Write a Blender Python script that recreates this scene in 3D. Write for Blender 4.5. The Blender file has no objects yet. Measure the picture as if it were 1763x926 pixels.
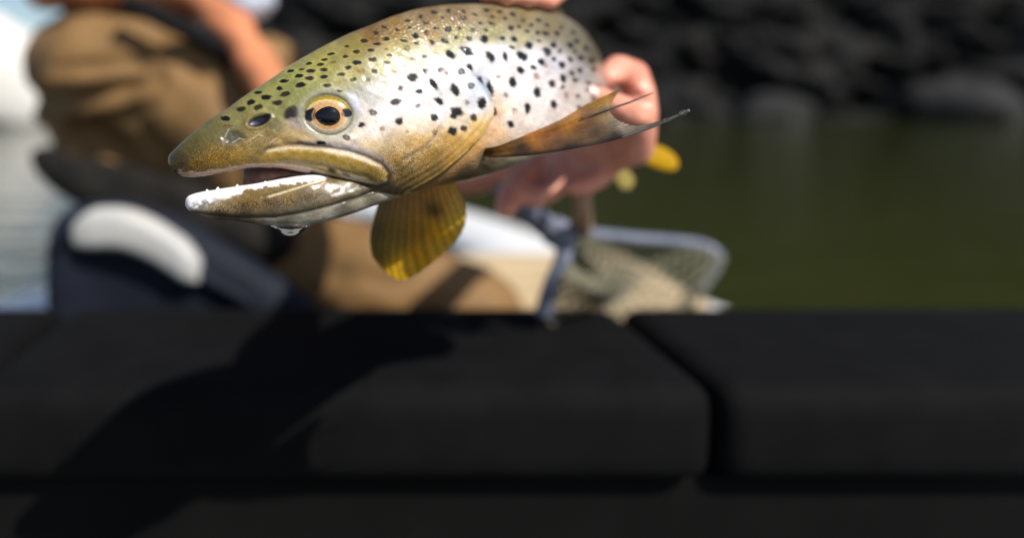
import bpy, bmesh, math, random
import numpy as np
from mathutils import Vector, Matrix
random.seed(7); rng = np.random.default_rng(7)
scene = bpy.context.scene
C = scene.collection
R = math.radians

# ------------------------------------------------------------------ camera, sky, sun, exposure
LENS = 35.0; KPX = 36.0 / LENS / 1200.0           # tangent per photo pixel (the picture part is 1200 px wide)
PU, PV = 600.0, 253.0                             # optical axis in photo pixels
CAMZ = 0.72; PITCH = R(4.3)
cam = bpy.data.cameras.new('camera'); camo = bpy.data.objects.new('camera', cam); C.objects.link(camo)
camo.location = (0, 0, CAMZ); camo.rotation_euler = (R(90) - PITCH, 0, 0)
cam.lens = LENS; cam.sensor_width = 36.0 * 1763 / 1200.0; cam.sensor_fit = 'HORIZONTAL'
cam.shift_x = (881.5 - PU) / 1763.0; cam.shift_y = -(463.0 - PV) / 1763.0
cam.clip_start = 0.01; cam.clip_end = 3000
cam.dof.use_dof = True; cam.dof.focus_distance = 0.247; cam.dof.aperture_fstop = 3.6; cam.dof.aperture_blades = 9
scene.camera = camo
SUN_EL, SUN_AZ = R(47), R(40)                     # azimuth measured to the right of straight behind the camera
world = bpy.data.worlds.new('World'); scene.world = world; world.use_nodes = True
wn = world.node_tree; sky = wn.nodes.new('ShaderNodeTexSky'); sky.sky_type = 'NISHITA'; sky.sun_disc = False
sdir = Vector((math.sin(SUN_AZ) * math.cos(SUN_EL), -math.cos(SUN_AZ) * math.cos(SUN_EL), math.sin(SUN_EL)))
sky.sun_elevation = SUN_EL; sky.sun_rotation = math.atan2(sdir.x, sdir.y)
wn.links.new(sky.outputs[0], wn.nodes['Background'].inputs[0]); wn.nodes['Background'].inputs[1].default_value = 0.09
sl = bpy.data.lights.new('sun', 'SUN'); sl.energy = 5.0; sl.angle = R(0.5); sl.color = (1.0, 0.95, 0.87)
so = bpy.data.objects.new('sun', sl); C.objects.link(so); so.rotation_euler = sdir.to_track_quat('Z', 'Y').to_euler(); so.location = (3, -4, 8)
vs = scene.view_settings; vs.view_transform = 'Standard'; vs.look = 'None'; vs.gamma = 1; vs.use_curve_mapping = False; vs.exposure = 0.32
scene.render.engine = 'CYCLES'

# ------------------------------------------------------------------ helpers
FWD = np.array([0, math.cos(PITCH), -math.sin(PITCH)]); UPV = np.array([0, math.sin(PITCH), math.cos(PITCH)]); RGT = np.array([1.0, 0, 0])
CAM = np.array([0, 0, CAMZ])
def P(u, v, d):                                    # photo pixel + distance along the axis -> world
    u = np.asarray(u, float); v = np.asarray(v, float); d = np.asarray(d, float)
    return CAM + (d[..., None] * (FWD + (u - PU)[..., None] * KPX * RGT - (v - PV)[..., None] * KPX * UPV))
def proj(p):
    q = p - CAM; d = q @ FWD
    return np.stack([PU + (q @ RGT) / d / KPX, PV - (q @ UPV) / d / KPX], -1)
def lin(c):
    c = np.asarray(c, float) / 255.0
    return np.where(c <= 0.04045, c / 12.92, ((c + 0.055) / 1.055) ** 2.4)
def sstep(a, b, x):
    t = np.clip((x - a) / (b - a), 0, 1); return t * t * (3 - 2 * t)
def spline(pts, t):                                # Catmull-Rom through rows of pts, t in [0, n-1]
    pts = np.asarray(pts, float); n = len(pts); i = np.clip(np.floor(t).astype(int), 0, n - 2); f = (t - i)[:, None]
    g = lambda k: pts[np.clip(k, 0, n - 1)]
    a, b, c, d = g(i - 1), g(i), g(i + 1), g(i + 2)
    return 0.5 * (2 * b + (c - a) * f + (2 * a - 5 * b + 4 * c - d) * f ** 2 + (3 * b - 3 * c + d - a) * f ** 3)
def pl_dist(p, line):                              # distance to polyline + signed side of nearest segment + position along
    line = np.asarray(line, float); best = np.full(len(p), 1e9); side = np.zeros(len(p)); along = np.zeros(len(p))
    for k in range(len(line) - 1):
        a, b = line[k], line[k + 1]; ab = b - a; t = np.clip(((p - a) @ ab) / (ab @ ab), 0, 1)
        q = p - a - t[:, None] * ab; d = np.hypot(q[:, 0], q[:, 1]); m = d < best
        best[m] = d[m]; side[m] = np.sign(ab[0] * (p[m, 1] - a[1]) - ab[1] * (p[m, 0] - a[0])); along[m] = k + t[m]
    return best, side, along
def in_poly(p, poly):
    poly = np.asarray(poly, float); c = np.zeros(len(p), bool); j = len(poly) - 1
    for i in range(len(poly)):
        a, b = poly[i], poly[j]
        m = ((a[1] > p[:, 1]) != (b[1] > p[:, 1])) & (p[:, 0] < (b[0] - a[0]) * (p[:, 1] - a[1]) / (b[1] - a[1] + 1e-12) + a[0])
        c ^= m; j = i
    return c
def poly_sd(p, poly):                              # positive inside
    d, _, _ = pl_dist(p, np.vstack([poly, poly[:1]])); return np.where(in_poly(p, poly), d, -d)
def wob(p, s, seed=0):                             # cheap smooth noise, about -1..1
    x, y = p[:, 0] / s, p[:, 1] / s; o = seed * 1.7
    return (np.sin(x * 1.3 + y * .7 + o) + np.sin(-x * .8 + y * 1.6 + 2.1 + o) + np.sin(x * 2.3 - y * 1.1 + 4.2 + 2 * o) * .6 + np.sin(x * 1.7 + y * 2.9 + .6 - o) * .6) / 2.4
def mat(name, col=(.5, .5, .5), rough=.6, **kw):
    m = bpy.data.materials.new(name); m.use_nodes = True; nt = m.node_tree; b = nt.nodes['Principled BSDF']
    b.inputs['Base Color'].default_value = (*col, 1); b.inputs['Roughness'].default_value = rough
    for k, v in kw.items(): b.inputs[k.replace('_', ' ')].default_value = v
    return m, nt, b
def noise(nt, scale, detail=4, rough=.55, vec=None):
    n = nt.nodes.new('ShaderNodeTexNoise'); n.inputs['Scale'].default_value = scale; n.inputs['Detail'].default_value = detail; n.inputs['Roughness'].default_value = rough
    if vec is None:
        tc = nt.nodes.new('ShaderNodeTexCoord'); vec = tc.outputs['Object']
    nt.links.new(vec, n.inputs['Vector']); return n.outputs['Fac']
def ramp(nt, fac, stops):
    r = nt.nodes.new('ShaderNodeValToRGB'); e = r.color_ramp.elements
    while len(e) < len(stops): e.new(.5)
    for k, (p, c) in enumerate(stops): e[k].position = p; e[k].color = (*c, 1)
    nt.links.new(fac, r.inputs[0]); return r.outputs[0]
def bump(nt, b, h, strength, dist, prev=None):
    n = nt.nodes.new('ShaderNodeBump'); n.inputs['Strength'].default_value = strength; n.inputs['Distance'].default_value = dist
    nt.links.new(h, n.inputs['Height'])
    if prev is not None: nt.links.new(prev, n.inputs['Normal'])
    nt.links.new(n.outputs[0], b.inputs['Normal']); return n.outputs[0]
def noisy(name, c1, c2, scale, rough=.7, bs=.3, bd=.01, bscale=None, detail=5, **kw):
    m, nt, b = mat(name, c1, rough, **kw)
    nt.links.new(ramp(nt, noise(nt, scale, detail), [(.3, c1), (.7, c2)]), b.inputs['Base Color'])
    bump(nt, b, noise(nt, bscale or scale * 3, 5), bs, bd); return m
def link(name, me, m=None, parent=None, label=None, cat=None, group=None, kind=None, smooth=True):
    o = bpy.data.objects.new(name, me); C.objects.link(o)
    if m is not None and not me.materials: me.materials.append(m)
    if parent is not None: o.parent = parent; o.matrix_parent_inverse = parent.matrix_world.inverted() if parent.matrix_world != Matrix() else Matrix()
    for k, v in (('label', label), ('category', cat), ('group', group), ('kind', kind)):
        if v: o[k] = v
    if smooth and len(me.polygons): me.polygons.foreach_set('use_smooth', [True] * len(me.polygons))
    return o
def pymesh(name, v, f):
    me = bpy.data.meshes.new(name); me.from_pydata([tuple(map(float, x)) for x in v], [], f); me.update(); return me
def gridmesh(name, V, F):                          # numpy verts, quads (n,4)
    me = bpy.data.meshes.new(name); n = len(F); me.vertices.add(len(V)); me.vertices.foreach_set('co', V.astype(np.float32).ravel())
    me.loops.add(n * 4); me.loops.foreach_set('vertex_index', F.astype(np.int32).ravel())
    me.polygons.add(n); me.polygons.foreach_set('loop_start', np.arange(0, n * 4, 4, dtype=np.int32))
    me.update(calc_edges=True); me.validate(); return me
def set_col(me, col, name='Col'):
    a = me.color_attributes.new(name, 'FLOAT_COLOR', 'POINT')
    a.data.foreach_set('color', np.c_[col, np.ones(len(col))].astype(np.float32).ravel())
def set_f(me, val, name):
    a = me.attributes.new(name, 'FLOAT', 'POINT'); a.data.foreach_set('value', np.asarray(val, np.float32))
def attr(nt, name):
    a = nt.nodes.new('ShaderNodeAttribute'); a.attribute_name = name; return a
def mul(nt, a, b, mode='MULTIPLY', fac=1.0):
    n = nt.nodes.new('ShaderNodeMix'); n.data_type = 'RGBA'; n.blend_type = mode
    if isinstance(fac, float): n.inputs[0].default_value = fac
    else: nt.links.new(fac, n.inputs[0])
    for s, x in ((6, a), (7, b)):
        if isinstance(x, tuple): n.inputs[s].default_value = (*x, 1)
        else: nt.links.new(x, n.inputs[s])
    return n.outputs[2]
def bm_box(bm, c, s, rot=None, bev=0.0):
    r = bmesh.ops.create_cube(bm, size=1); M = Matrix.Translation(c) @ (rot or Matrix()) @ Matrix.Diagonal((*s, 1))
    bmesh.ops.transform(bm, matrix=M, verts=r['verts'])
    if bev: bmesh.ops.bevel(bm, geom=list({e for v in r['verts'] for e in v.link_edges}), offset=bev, segments=4, affect='EDGES', profile=.6)
def tube(pts, rad, n=12, closed=False):            # tube mesh data along points
    pts = np.asarray(pts, float); rad = np.broadcast_to(rad, (len(pts),)); V = []; F = []; prev = None; m = len(pts)
    for i in range(m):
        a, b = (pts[(i - 1) % m], pts[(i + 1) % m]) if closed else (pts[max(i - 1, 0)], pts[min(i + 1, m - 1)])
        t = b - a; t /= np.linalg.norm(t) + 1e-12
        r = np.cross(t, [0, 0, 1.0]) if prev is None else prev - t * (prev @ t)
        if np.linalg.norm(r) < 1e-6: r = np.cross(t, [0, 1.0, 0])
        r /= np.linalg.norm(r); prev = r; s = np.cross(t, r)
        for k in range(n):
            a_ = 2 * math.pi * k / n; V.append(pts[i] + rad[i] * (math.cos(a_) * r + math.sin(a_) * s))
    for i in range(m if closed else m - 1):
        for k in range(n):
            j = (i + 1) % m; F.append((i * n + k, i * n + (k + 1) % n, j * n + (k + 1) % n, j * n + k))
    if not closed: F.append(tuple(range(n))[::-1]); F.append(tuple((m - 1) * n + k for k in range(n)))
    return V, F
def merge(parts):
    V = []; F = []
    for v, f in parts:
        o = len(V); V += list(v); F += [tuple(i + o for i in q) for q in f]
    return V, F
def pxs(lst, n=24):                                # smooth polyline through (u,v,d) pixels
    a = spline(lst, np.linspace(0, len(lst) - 1, n)); return P(a[:, 0], a[:, 1], a[:, 2])

_b = bmesh.new(); bmesh.ops.create_icosphere(_b, subdivisions=3, radius=1.0); ICO_V = np.array([v.co[:] for v in _b.verts]); ICO_F = np.array([[v.index for v in f.verts] for f in _b.faces]); _b.free()
def blob(name, chains, voxel, smooth=6, disp=None, ell=()):
    """Tapered limbs joined into ONE continuous skin. chains: lists of (u, v, d, radius_px)."""
    VV = []; FF = []; cnt = 0
    def ball(p, r, s=None):
        nonlocal cnt
        VV.append(ICO_V * np.array(s or (r, r, r)) + np.asarray(p)); FF.append(ICO_F + cnt); cnt += len(ICO_V)
    for ch in chains:
        pw = [(P(u, v, d), r * KPX * d) for u, v, d, r in ch]
        for (a, ra), (b, rb) in zip(pw[:-1], pw[1:]):
            L = np.linalg.norm(b - a); k = max(2, int(L / (0.3 * min(ra, rb))))
            for t in np.linspace(0, 1, min(k, 22)): ball(a + (b - a) * t, ra + (rb - ra) * t)
    for (u, v, d, a, b, c) in ell:
        s = KPX * d; ball(P(u, v, d), 1, (a * s, c * s, b * s))
    VV = np.vstack(VV); FF = np.vstack(FF)
    me = bpy.data.meshes.new(name + '_raw'); n = len(FF); me.vertices.add(len(VV)); me.vertices.foreach_set('co', VV.astype(np.float32).ravel())
    me.loops.add(n * 3); me.loops.foreach_set('vertex_index', FF.astype(np.int32).ravel()); me.polygons.add(n); me.polygons.foreach_set('loop_start', np.arange(0, n * 3, 3, dtype=np.int32)); me.update(calc_edges=True)
    o = bpy.data.objects.new(name + '_raw', me); C.objects.link(o)
    rm = o.modifiers.new('r', 'REMESH'); rm.mode = 'VOXEL'; rm.voxel_size = voxel
    sm = o.modifiers.new('s', 'SMOOTH'); sm.iterations = smooth; sm.factor = .5
    dg = bpy.context.evaluated_depsgraph_get(); out = bpy.data.meshes.new_from_object(o.evaluated_get(dg))
    bpy.data.objects.remove(o); bpy.data.meshes.remove(me); out.name = name
    if disp:
        n = len(out.vertices); co = np.zeros(n * 3, np.float32); out.vertices.foreach_get('co', co); no = np.zeros(n * 3, np.float32)
        out.vertex_normals.foreach_get('vector', no); co = co.reshape(-1, 3).astype(float); no = no.reshape(-1, 3)
        co = co + no * disp(proj(co), co, no)[:, None]; out.vertices.foreach_set('co', co.astype(np.float32).ravel()); out.update()
    out.materials.clear(); return out

# ------------------------------------------------------------------ setting: river, banks
def ground_h(x, y):
    return np.zeros_like(x)
m_bed = noisy('gravel_bed', (.10, .085, .05), (.2, .17, .11), 2.5, .9, .4, .05)
link('river_bed', pymesh('river_bed', [(-600, -200, -.9), (600, -200, -.9), (600, 1500, -.9), (-600, 1500, -.9)], [(0, 1, 2, 3)]), m_bed, kind='structure', smooth=False)
m_wat, nt, b = mat('river_water', (.022, .026, .006), .06, IOR=1.33)
tc = nt.nodes.new('ShaderNodeTexCoord'); mp = nt.nodes.new('ShaderNodeMapping'); mp.inputs['Scale'].default_value = (1, 2.2, 1); nt.links.new(tc.outputs['Object'], mp.inputs[0])
n1 = bump(nt, b, noise(nt, 1.1, 3, .5, mp.outputs[0]), .35, .12); bump(nt, b, noise(nt, 6, 3, .5, mp.outputs[0]), .25, .02, n1)
link('river_water', pymesh('river_water', [(-600, -200, 0), (600, -200, 0), (600, 1500, 0), (-600, 1500, 0)], [(0, 1, 2, 3)]), m_wat, kind='structure', smooth=False)

def terrain(name, xs, ys, hf, m):
    X, Y = np.meshgrid(xs, ys, indexing='ij'); Z = hf(X, Y); nx, ny = X.shape
    idx = np.arange(nx * ny).reshape(nx, ny); F = np.stack([idx[:-1, :-1], idx[1:, :-1], idx[1:, 1:], idx[:-1, 1:]], -1).reshape(-1, 4)
    return link(name, gridmesh(name, np.stack([X, Y, Z], -1).reshape(-1, 3), F), m, kind='structure', smooth=False)
def fb(X, Y, s, seed=0):
    p = np.c_[X.ravel(), Y.ravel()]
    return (wob(p, s, seed) + .5 * wob(p, s * .47, seed + 3) + .3 * wob(p, s * .23, seed + 5) + .2 * wob(p, s * .11, seed + 8)).reshape(X.shape)
m_cliff = noisy('shade_dark_cliff_rock', (.006, .0065, .008), (.02, .019, .018), .7, .9, .8, .3, Specular_IOR_Level=.15)  # shade of the far bank is put into this near-black rock colour
xs_ = np.linspace(-5.6, 70, 420); zs_ = np.linspace(-.8, 16, 120); X, Z = np.meshgrid(xs_, zs_, indexing='ij')
blk = np.abs(fb(X, Z * 1.3, 2.6, 1)) + .5 * np.abs(fb(X, Z * 1.5, 1.0, 5)); led = np.floor((Z + .5 * fb(X, Z, 4, 2)) / 1.3) * .45
Yc = 20.6 + 1.1 * blk + led + .10 * Z + .9 * fb(X, Z * .3, 6, 7) + np.maximum(0, -X - 4.4) ** 2 * 6; nx, nz = X.shape
idx = np.arange(nx * nz).reshape(nx, nz); F = np.stack([idx[:-1, :-1], idx[1:, :-1], idx[1:, 1:], idx[:-1, 1:]], -1).reshape(-1, 4)
top = np.stack([X[:, -1], Yc[:, -1] + 40, Z[:, -1] + 3], -1); V = np.vstack([np.stack([X, Yc, Z], -1).reshape(-1, 3), top]); o_ = nx * nz; k = np.arange(nx - 1)
F = np.vstack([F, np.stack([idx[:-1, -1], idx[1:, -1], o_ + k + 1, o_ + k], -1)])
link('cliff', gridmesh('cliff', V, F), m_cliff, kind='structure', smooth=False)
m_bank = noisy('pale_gravel', (.34, .33, .31), (.52, .5, .47), 3, .9, .5, .05)
def bank_h(X, Y):
    edge = 17.5 + .5 * fb(X, X * 0, 5, 6); t = Y - edge
    return -.5 + np.clip(t, -1, 2.0) * .5 + np.clip(t - 2, 0, 60) * .03 + .08 * fb(X, Y, 1.2, 3)
terrain('gravel_bank', np.linspace(-70, -3, 200), np.linspace(15, 60, 110), bank_h, m_bank)
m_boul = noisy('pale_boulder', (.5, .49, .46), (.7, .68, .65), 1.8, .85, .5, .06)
def boulder(name, loc, s, seed, m, label, group=None):
    bm = bmesh.new(); bmesh.ops.create_icosphere(bm, subdivisions=4, radius=1)
    for v in bm.verts:
        q = np.array([[v.co.x, v.co.y + v.co.z * .8]]); k = 1 + .16 * wob(q, .55, seed)[0] + .07 * wob(q, .2, seed + 2)[0]
        v.co = Vector((v.co.x * s[0], v.co.y * s[1], max(v.co.z, -.55) * s[2])) * k
    me = bpy.data.meshes.new(name); bm.to_mesh(me); bm.free(); o = link(name, me, m, label=label, cat='boulder', group=group); o.location = loc; return o
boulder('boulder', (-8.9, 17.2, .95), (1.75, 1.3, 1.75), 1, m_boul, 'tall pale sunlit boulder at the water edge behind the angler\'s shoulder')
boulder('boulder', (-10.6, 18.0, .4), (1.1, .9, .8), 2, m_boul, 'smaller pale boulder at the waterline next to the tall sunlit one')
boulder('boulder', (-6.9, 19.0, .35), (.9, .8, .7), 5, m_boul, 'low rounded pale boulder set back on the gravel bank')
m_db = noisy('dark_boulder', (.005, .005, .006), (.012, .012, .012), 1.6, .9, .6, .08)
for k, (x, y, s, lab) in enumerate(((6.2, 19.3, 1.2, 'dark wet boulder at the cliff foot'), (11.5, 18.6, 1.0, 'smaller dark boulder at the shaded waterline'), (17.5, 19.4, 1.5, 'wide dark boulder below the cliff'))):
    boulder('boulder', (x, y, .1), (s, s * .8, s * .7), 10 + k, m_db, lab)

# ------------------------------------------------------------------ drift boat
m_white = noisy('white_gelcoat', (.74, .75, .76), (.8, .8, .8), 9, .35, .05, .002)
m_hull = noisy('hull_grey', (.10, .10, .10), (.15, .15, .14), 6, .6, .1, .004)
boat = bpy.data.objects.new('drift_boat', None); C.objects.link(boat); boat.location = (0, 0, 0)
boat['label'] = 'white edged rowing drift boat that carries the angler'; boat['category'] = 'boat'
st = [(-1.2, -.74, .74), (.2, -.76, .74), (.8, -.74, .66), (1.25, -.75, .55), (1.56, -.63, .46), (1.83, -.48, .415), (2.15, -.28, .28), (2.42, -.06, .10)]
tt = np.linspace(0, len(st) - 1, 60); S = spline(st, tt)
GZL = (.235, .315)
V = []; F = []
for y, xl, xr in S:
    for sx, x in ((0, xl), (1, xr)):
        c = (xl + xr) / 2; xb = c + (x - c) * .82
        V += [(x, y, GZL[sx]), (xb, y, .02)]
for i in range(len(S) - 1):
    a = i * 4; b_ = a + 4
    F += [(a, a + 1, b_ + 1, b_), (a + 2, b_ + 2, b_ + 3, a + 3), (a + 1, a + 3, b_ + 3, b_ + 1)]
F += [(0, 2, 3, 1)]
me = pymesh('hull', V, F); o = link('hull', me, m_hull, boat, smooth=False); md = o.modifiers.new('t', 'SOLIDIFY'); md.thickness = .02; md.offset = 1
for side in (1, 2):
    sg = (1, -1)[side - 1]; prof = [(sg * a_, h_) for a_, h_ in ((.15, -.012), (.14, .012), (.06, .036), (-.03, .034), (-.07, .02), (-.078, -.01), (-.07, -.05), (.02, -.055), (.14, -.03))]
    V = []; F = []; n = len(prof)
    for y, xl, xr in S:
        x = (xl, xr)[side - 1]
        for a, h in prof: V.append((x + a, y, GZL[side - 1] + .02 + h))
    for i in range(len(S) - 1):
        for k in range(n): F.append((i * n + k, i * n + (k + 1) % n, (i + 1) * n + (k + 1) % n, (i + 1) * n + k))
    F += [tuple(range(n)), tuple((len(S) - 1) * n + k for k in range(n))]
    link('gunwale', pymesh('gunwale', V, F), m_white, boat)
m_wood = noisy('tan_wood', (.42, .31, .17), (.56, .43, .26), 7, .5, .1, .003)
# slatted casting deck: one board each
cw = P(980., 480., .93)
bench = bpy.data.objects.new('wooden_bench', None); C.objects.link(bench); bench.location = (cw[0], cw[1], 0.06); bpy.context.view_layer.update()
bench['label'] = 'pale tan wooden bench beside the landing net'; bench['category'] = 'bench'
zt = cw[2]
for k in range(4):
    bm = bmesh.new(); bm_box(bm, (cw[0] + .002, cw[1] - .075 + k * .066, zt - .012), (.27, .062, .024), bev=.005)
    me = bpy.data.meshes.new('board'); bm.to_mesh(me); bm.free(); link('board', me, m_wood, bench)
for sx in (-1, 1):
    bm = bmesh.new(); bm_box(bm, (cw[0] + .002 + sx * .11, cw[1] + .02, (zt - .026 + .045) / 2), (.03, .2, zt - .026 - .045), bev=.004)
    me = bpy.data.meshes.new('leg'); bm.to_mesh(me); bm.free(); link('leg', me, m_wood, bench)
# black padded thwart between photographer and angler
m_vin = noisy('black_vinyl', (.003, .003, .0033), (.005, .005, .0055), 30, .85, .25, .0015, 160, Specular_IOR_Level=.08)
th = bpy.data.objects.new('padded_thwart', None); C.objects.link(th); th.location = (0, .51, .04); bpy.context.view_layer.update()
th['label'] = 'black padded vinyl thwart across the boat in front of the angler'; th['category'] = 'bench'
xs = [-.73, -.25, .24, .71]
for a, c in zip(xs[:-1], xs[1:]):
    bm = bmesh.new(); bm_box(bm, ((a + c) / 2, .51, .50), (c - a - .004, .18, .065), bev=.02)
    me = bpy.data.meshes.new('cushion'); bm.to_mesh(me); bm.free(); link('cushion', me, m_vin, th)
m_blk = noisy('black_box', (.003, .003, .003), (.005, .005, .005), 12, .85, .2, .002, Specular_IOR_Level=.08)
bm = bmesh.new(); bm_box(bm, (0, .515, .255), (1.36, .15, .42), bev=.006); me = bpy.data.meshes.new('box'); bm.to_mesh(me); bm.free(); link('box', me, m_blk, th, smooth=False)

# dark boat seat with pale panel
m_navy = noisy('navy_vinyl', (.006, .008, .015), (.011, .014, .024), 12, .7, .2, .003, Specular_IOR_Level=.2)
m_pale = noisy('pale_vinyl', (.40, .40, .40), (.5, .49, .46), 8, .45, .2, .003)
seat = bpy.data.objects.new('boat_seat', None); C.objects.link(seat); bp = P(300., 480., .80); seat.location = (bp[0], bp[1], .04); bpy.context.view_layer.update()
seat['label'] = 'dark navy padded boat seat with pale grey top panel'; seat['category'] = 'seat'
def slab(top, thick, drop, name, m, parent, n=40, k=22, puff=.5):
    """padded slab whose crest follows pixels `top` (u,v,d) and falls away by `drop` metres, rounded over the crest"""
    c = pxs(top, n); V = []; F = []
    for i in range(n):
        e = 1 - .0 * i; tap = min(1, .25 + 4 * min(i, n - 1 - i) / n) ** .5
        for j in range(k):
            a = math.pi * 2 * j / k; ca, sa = math.cos(a), math.sin(a)
            y = thick * tap * np.sign(ca) * abs(ca) ** .6; z = (drop * .5) * (np.sign(sa) * abs(sa) ** .5 * (tap if drop < .1 else 1) - 1)
            V.append(c[i] + np.array([0, y, z * (1 if sa < .99 else 1)]))
    for i in range(n - 1):
        for j in range(k): F.append((i * k + j, i * k + (j + 1) % k, (i + 1) * k + (j + 1) % k, (i + 1) * k + j))
    F += [tuple(range(k))[::-1], tuple((n - 1) * k + j for j in range(k))]
    return link(name, pymesh(name, V, F), m, parent)
slab([(88, 420, .80), (100, 378, .80), (135, 352, .80), (200, 346, .80), (270, 358, .79), (340, 392, .78), (420, 440, .77), (500, 490, .76), (545, 525, .75)], .034, .30, 'backrest', m_navy, seat)
pp = slab([(128, 368, .762), (165, 358, .76), (215, 359, .755), (265, 378, .75), (315, 410, .745), (345, 430, .74)], .018, .046, 'top_panel', m_pale, seat)
V, F = tube(pxs([(95, 425, .768), (130, 395, .765), (200, 395, .757), (270, 425, .75), (350, 475, .74), (430, 520, .73)], 40), .006)
link('piping', pymesh('piping', V, F), m_navy, seat)
V, F = tube(np.array([[bp[0], bp[1], .05], [bp[0], bp[1], bp[2] - .08]]), .03, 16); link('pedestal', pymesh('pedestal', V, F), m_navy, seat)

# ------------------------------------------------------------------ landing net
m_alu = noisy('blue_grey_metal', (.16, .18, .25), (.22, .24, .31), 40, .4, .1, .001, Metallic=.2)
m_cord = noisy('net_cord', (.09, .085, .05), (.2, .19, .13), 60, .6, .1, .001)
net = bpy.data.objects.new('landing_net', None); C.objects.link(net); nb = P(1050., 470., .66); net.location = nb; bpy.context.view_layer.update()
net['label'] = 'landing net with blue grey metal hoop and olive mesh hanging under the hand'; net['category'] = 'net'
V, F = tube(pxs([(870, 322, .46), (900, 352, .475), (935, 385, .50), (962, 403, .52)], 20), np.linspace(.0085, .0095, 20)); link('handle', pymesh('handle', V, F), m_alu, net)
hoop_l = [(962, 403, .52), (972, 418, .525), (968, 450, .525), (950, 490, .53), (935, 540, .54)]
hoop_r = [(962, 403, .52), (1010, 402, .56), (1090, 410, .62), (1170, 416, .68), (1215, 424, .70), (1238, 448, .69), (1205, 500, .66)]
for h in (hoop_l, hoop_r):
    V, F = tube(pxs(h, 40), .0066 if h is hoop_l else .0048); link('hoop', pymesh('hoop', V, F), m_alu, net)
V, F = tube(pxs([(955, 398, .516), (972, 408, .526)], 6), .012); link('yoke', pymesh('yoke', V, F), m_alu, net)
parts = []
A = spline(hoop_l, np.linspace(0.6, 4, 30)); B = spline(hoop_r, np.linspace(.6, 6, 30))
def npt(s, t):                                    # hanging bag between the two hoop arms
    i = s * 29; k = int(min(28, i)); f = i - k; a = A[k] * (1 - f) + A[k + 1] * f; b_ = B[k] * (1 - f) + B[k + 1] * f
    q = P(*[np.array(a[j] * (1 - t) + b_[j] * t) for j in range(3)]); q = q + np.array([0, .02 * math.sin(9 * s + 5 * t), -.05 * math.sin(math.pi * t) * (0.3 + s)]); return q
for k in range(17):
    parts.append(tube([npt(s, (k + .5) / 17 + .018 * (-1) ** q) for q, s in enumerate(np.linspace(0, 1, 40))], .0011, 5))
for k in range(20):
    parts.append(tube([npt((k + .5) / 20 + .012 * (-1) ** q, t) for q, t in enumerate(np.linspace(0, 1, 36))], .0011, 5))
link('mesh_bag', pymesh('mesh_bag', *merge(parts)), m_cord, net, kind='stuff')
m_strap = noisy('tan_webbing', (.33, .2, .12), (.42, .27, .17), 80, .8, .3, .001)
V, F = tube(pxs([(1003, 290, .455), (1002, 330, .46), (1003, 365, .465), (1005, 397, .548)], 12), .0062, 8)
link('lanyard', pymesh('lanyard', V, F), m_strap, label='tan webbing lanyard hanging from the hand to the net hoop', cat='lanyard')

# ------------------------------------------------------------------ person
m_skin, nt, b = mat('skin', (.6, .3, .22), .42)
nt.links.new(ramp(nt, noise(nt, 35, 4), [(.3, (.60, .20, .125)), (.7, (.76, .37, .27))]), b.inputs['Base Color'])
b.inputs['Subsurface Weight'].default_value = .15; b.inputs['Subsurface Radius'].default_value = (.6, .2, .12); b.inputs['Subsurface Scale'].default_value = .01
bump(nt, b, noise(nt, 300, 4), .25, .0008)
hand = [
    [(820, 300, .50, 31), (885, 288, .465, 34), (950, 274, .44, 37), (1020, 258, .415, 41), (1080, 236, .395, 42)],
    [(1040, 278, .405, 26), (1088, 250, .39, 38)],
    [(1088, 235, .39, 40), (1100, 195, .38, 32), (1102, 164, .378, 27)],                                    # knuckle of the index finger
    [(1102, 168, .382, 27), (1090, 130, .385, 27), (1064, 121, .375, 27), (1046, 138, .36, 22)],            # index over the back
    [(1088, 250, .375, 38), (1098, 212, .36, 30), (1066, 184, .338, 25), (1040, 172, .328, 22), (1020, 165, .322, 19)],  # thumb on the near flank
    [(925, 284, .44, 28), (893, 312, .42, 23), (878, 338, .405, 22.5), (871, 359, .395, 20)],               # little finger
    [(985, 276, .43, 30), (966, 312, .415, 23), (940, 334, .41, 20), (918, 343, .405, 17)],                 # ring finger
    [(1045, 268, .415, 30), (1032, 300, .405, 24), (1006, 320, .40, 20), (988, 324, .395, 17)],             # middle finger
]
arm1 = [[(385, 5, .97, 34), (410, 70, .90, 30), (500, 190, .84, 32), (640, 278, .73, 34), (740, 302, .60, 34), (820, 302, .50, 34)]]
hand2 = [
    [(985, -150, .47, 46), (960, -90, .41, 46), (935, -60, .37, 50)],
    [(930, -62, .36, 42), (880, -48, .335, 30), (850, -26, .315, 24), (838, -10, .300, 20)],
    [(940, -55, .37, 44), (900, -30, .335, 30), (880, -12, .312, 24), (872, -6, .296, 20)],
    [(950, -50, .375, 44), (930, -24, .345, 30), (915, -8, .32, 24), (908, -2, .305, 20)],
    [(960, -50, .38, 42), (958, -22, .355, 28), (948, -4, .332, 22), (942, 4, .318, 18)],
    [(935, -60, .38, 40), (900, -40, .40, 28), (880, -5, .385, 22)],
]
arm2 = [[(420, -110, 1.06, 46), (640, -130, .92, 42), (860, -190, .66, 42), (985, -150, .47, 42)]]
core = [[(230, 60, 1.10, 70), (270, 150, 1.10, 75), (310, 320, 1.08, 80)], [(320, 350, 1.04, 70), (560, 480, .90, 55), (820, 540, .84, 48), (800, 760, .86, 40)],
        [(230, 360, 1.12, 60), (420, 520, 1.05, 55), (620, 560, 1.0, 45), (600, 790, .98, 40)],
        [(150, -40, 1.08, 40), (390, -30, 1.05, 40)], [(230, 60, 1.10, 66), (270, -80, 1.07, 52), (285, -170, 1.03, 52)], [(390, -30, 1.05, 40), (420, -110, 1.06, 46)], [(390, -30, 1.05, 40), (400, 5, .98, 34)]]
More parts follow.
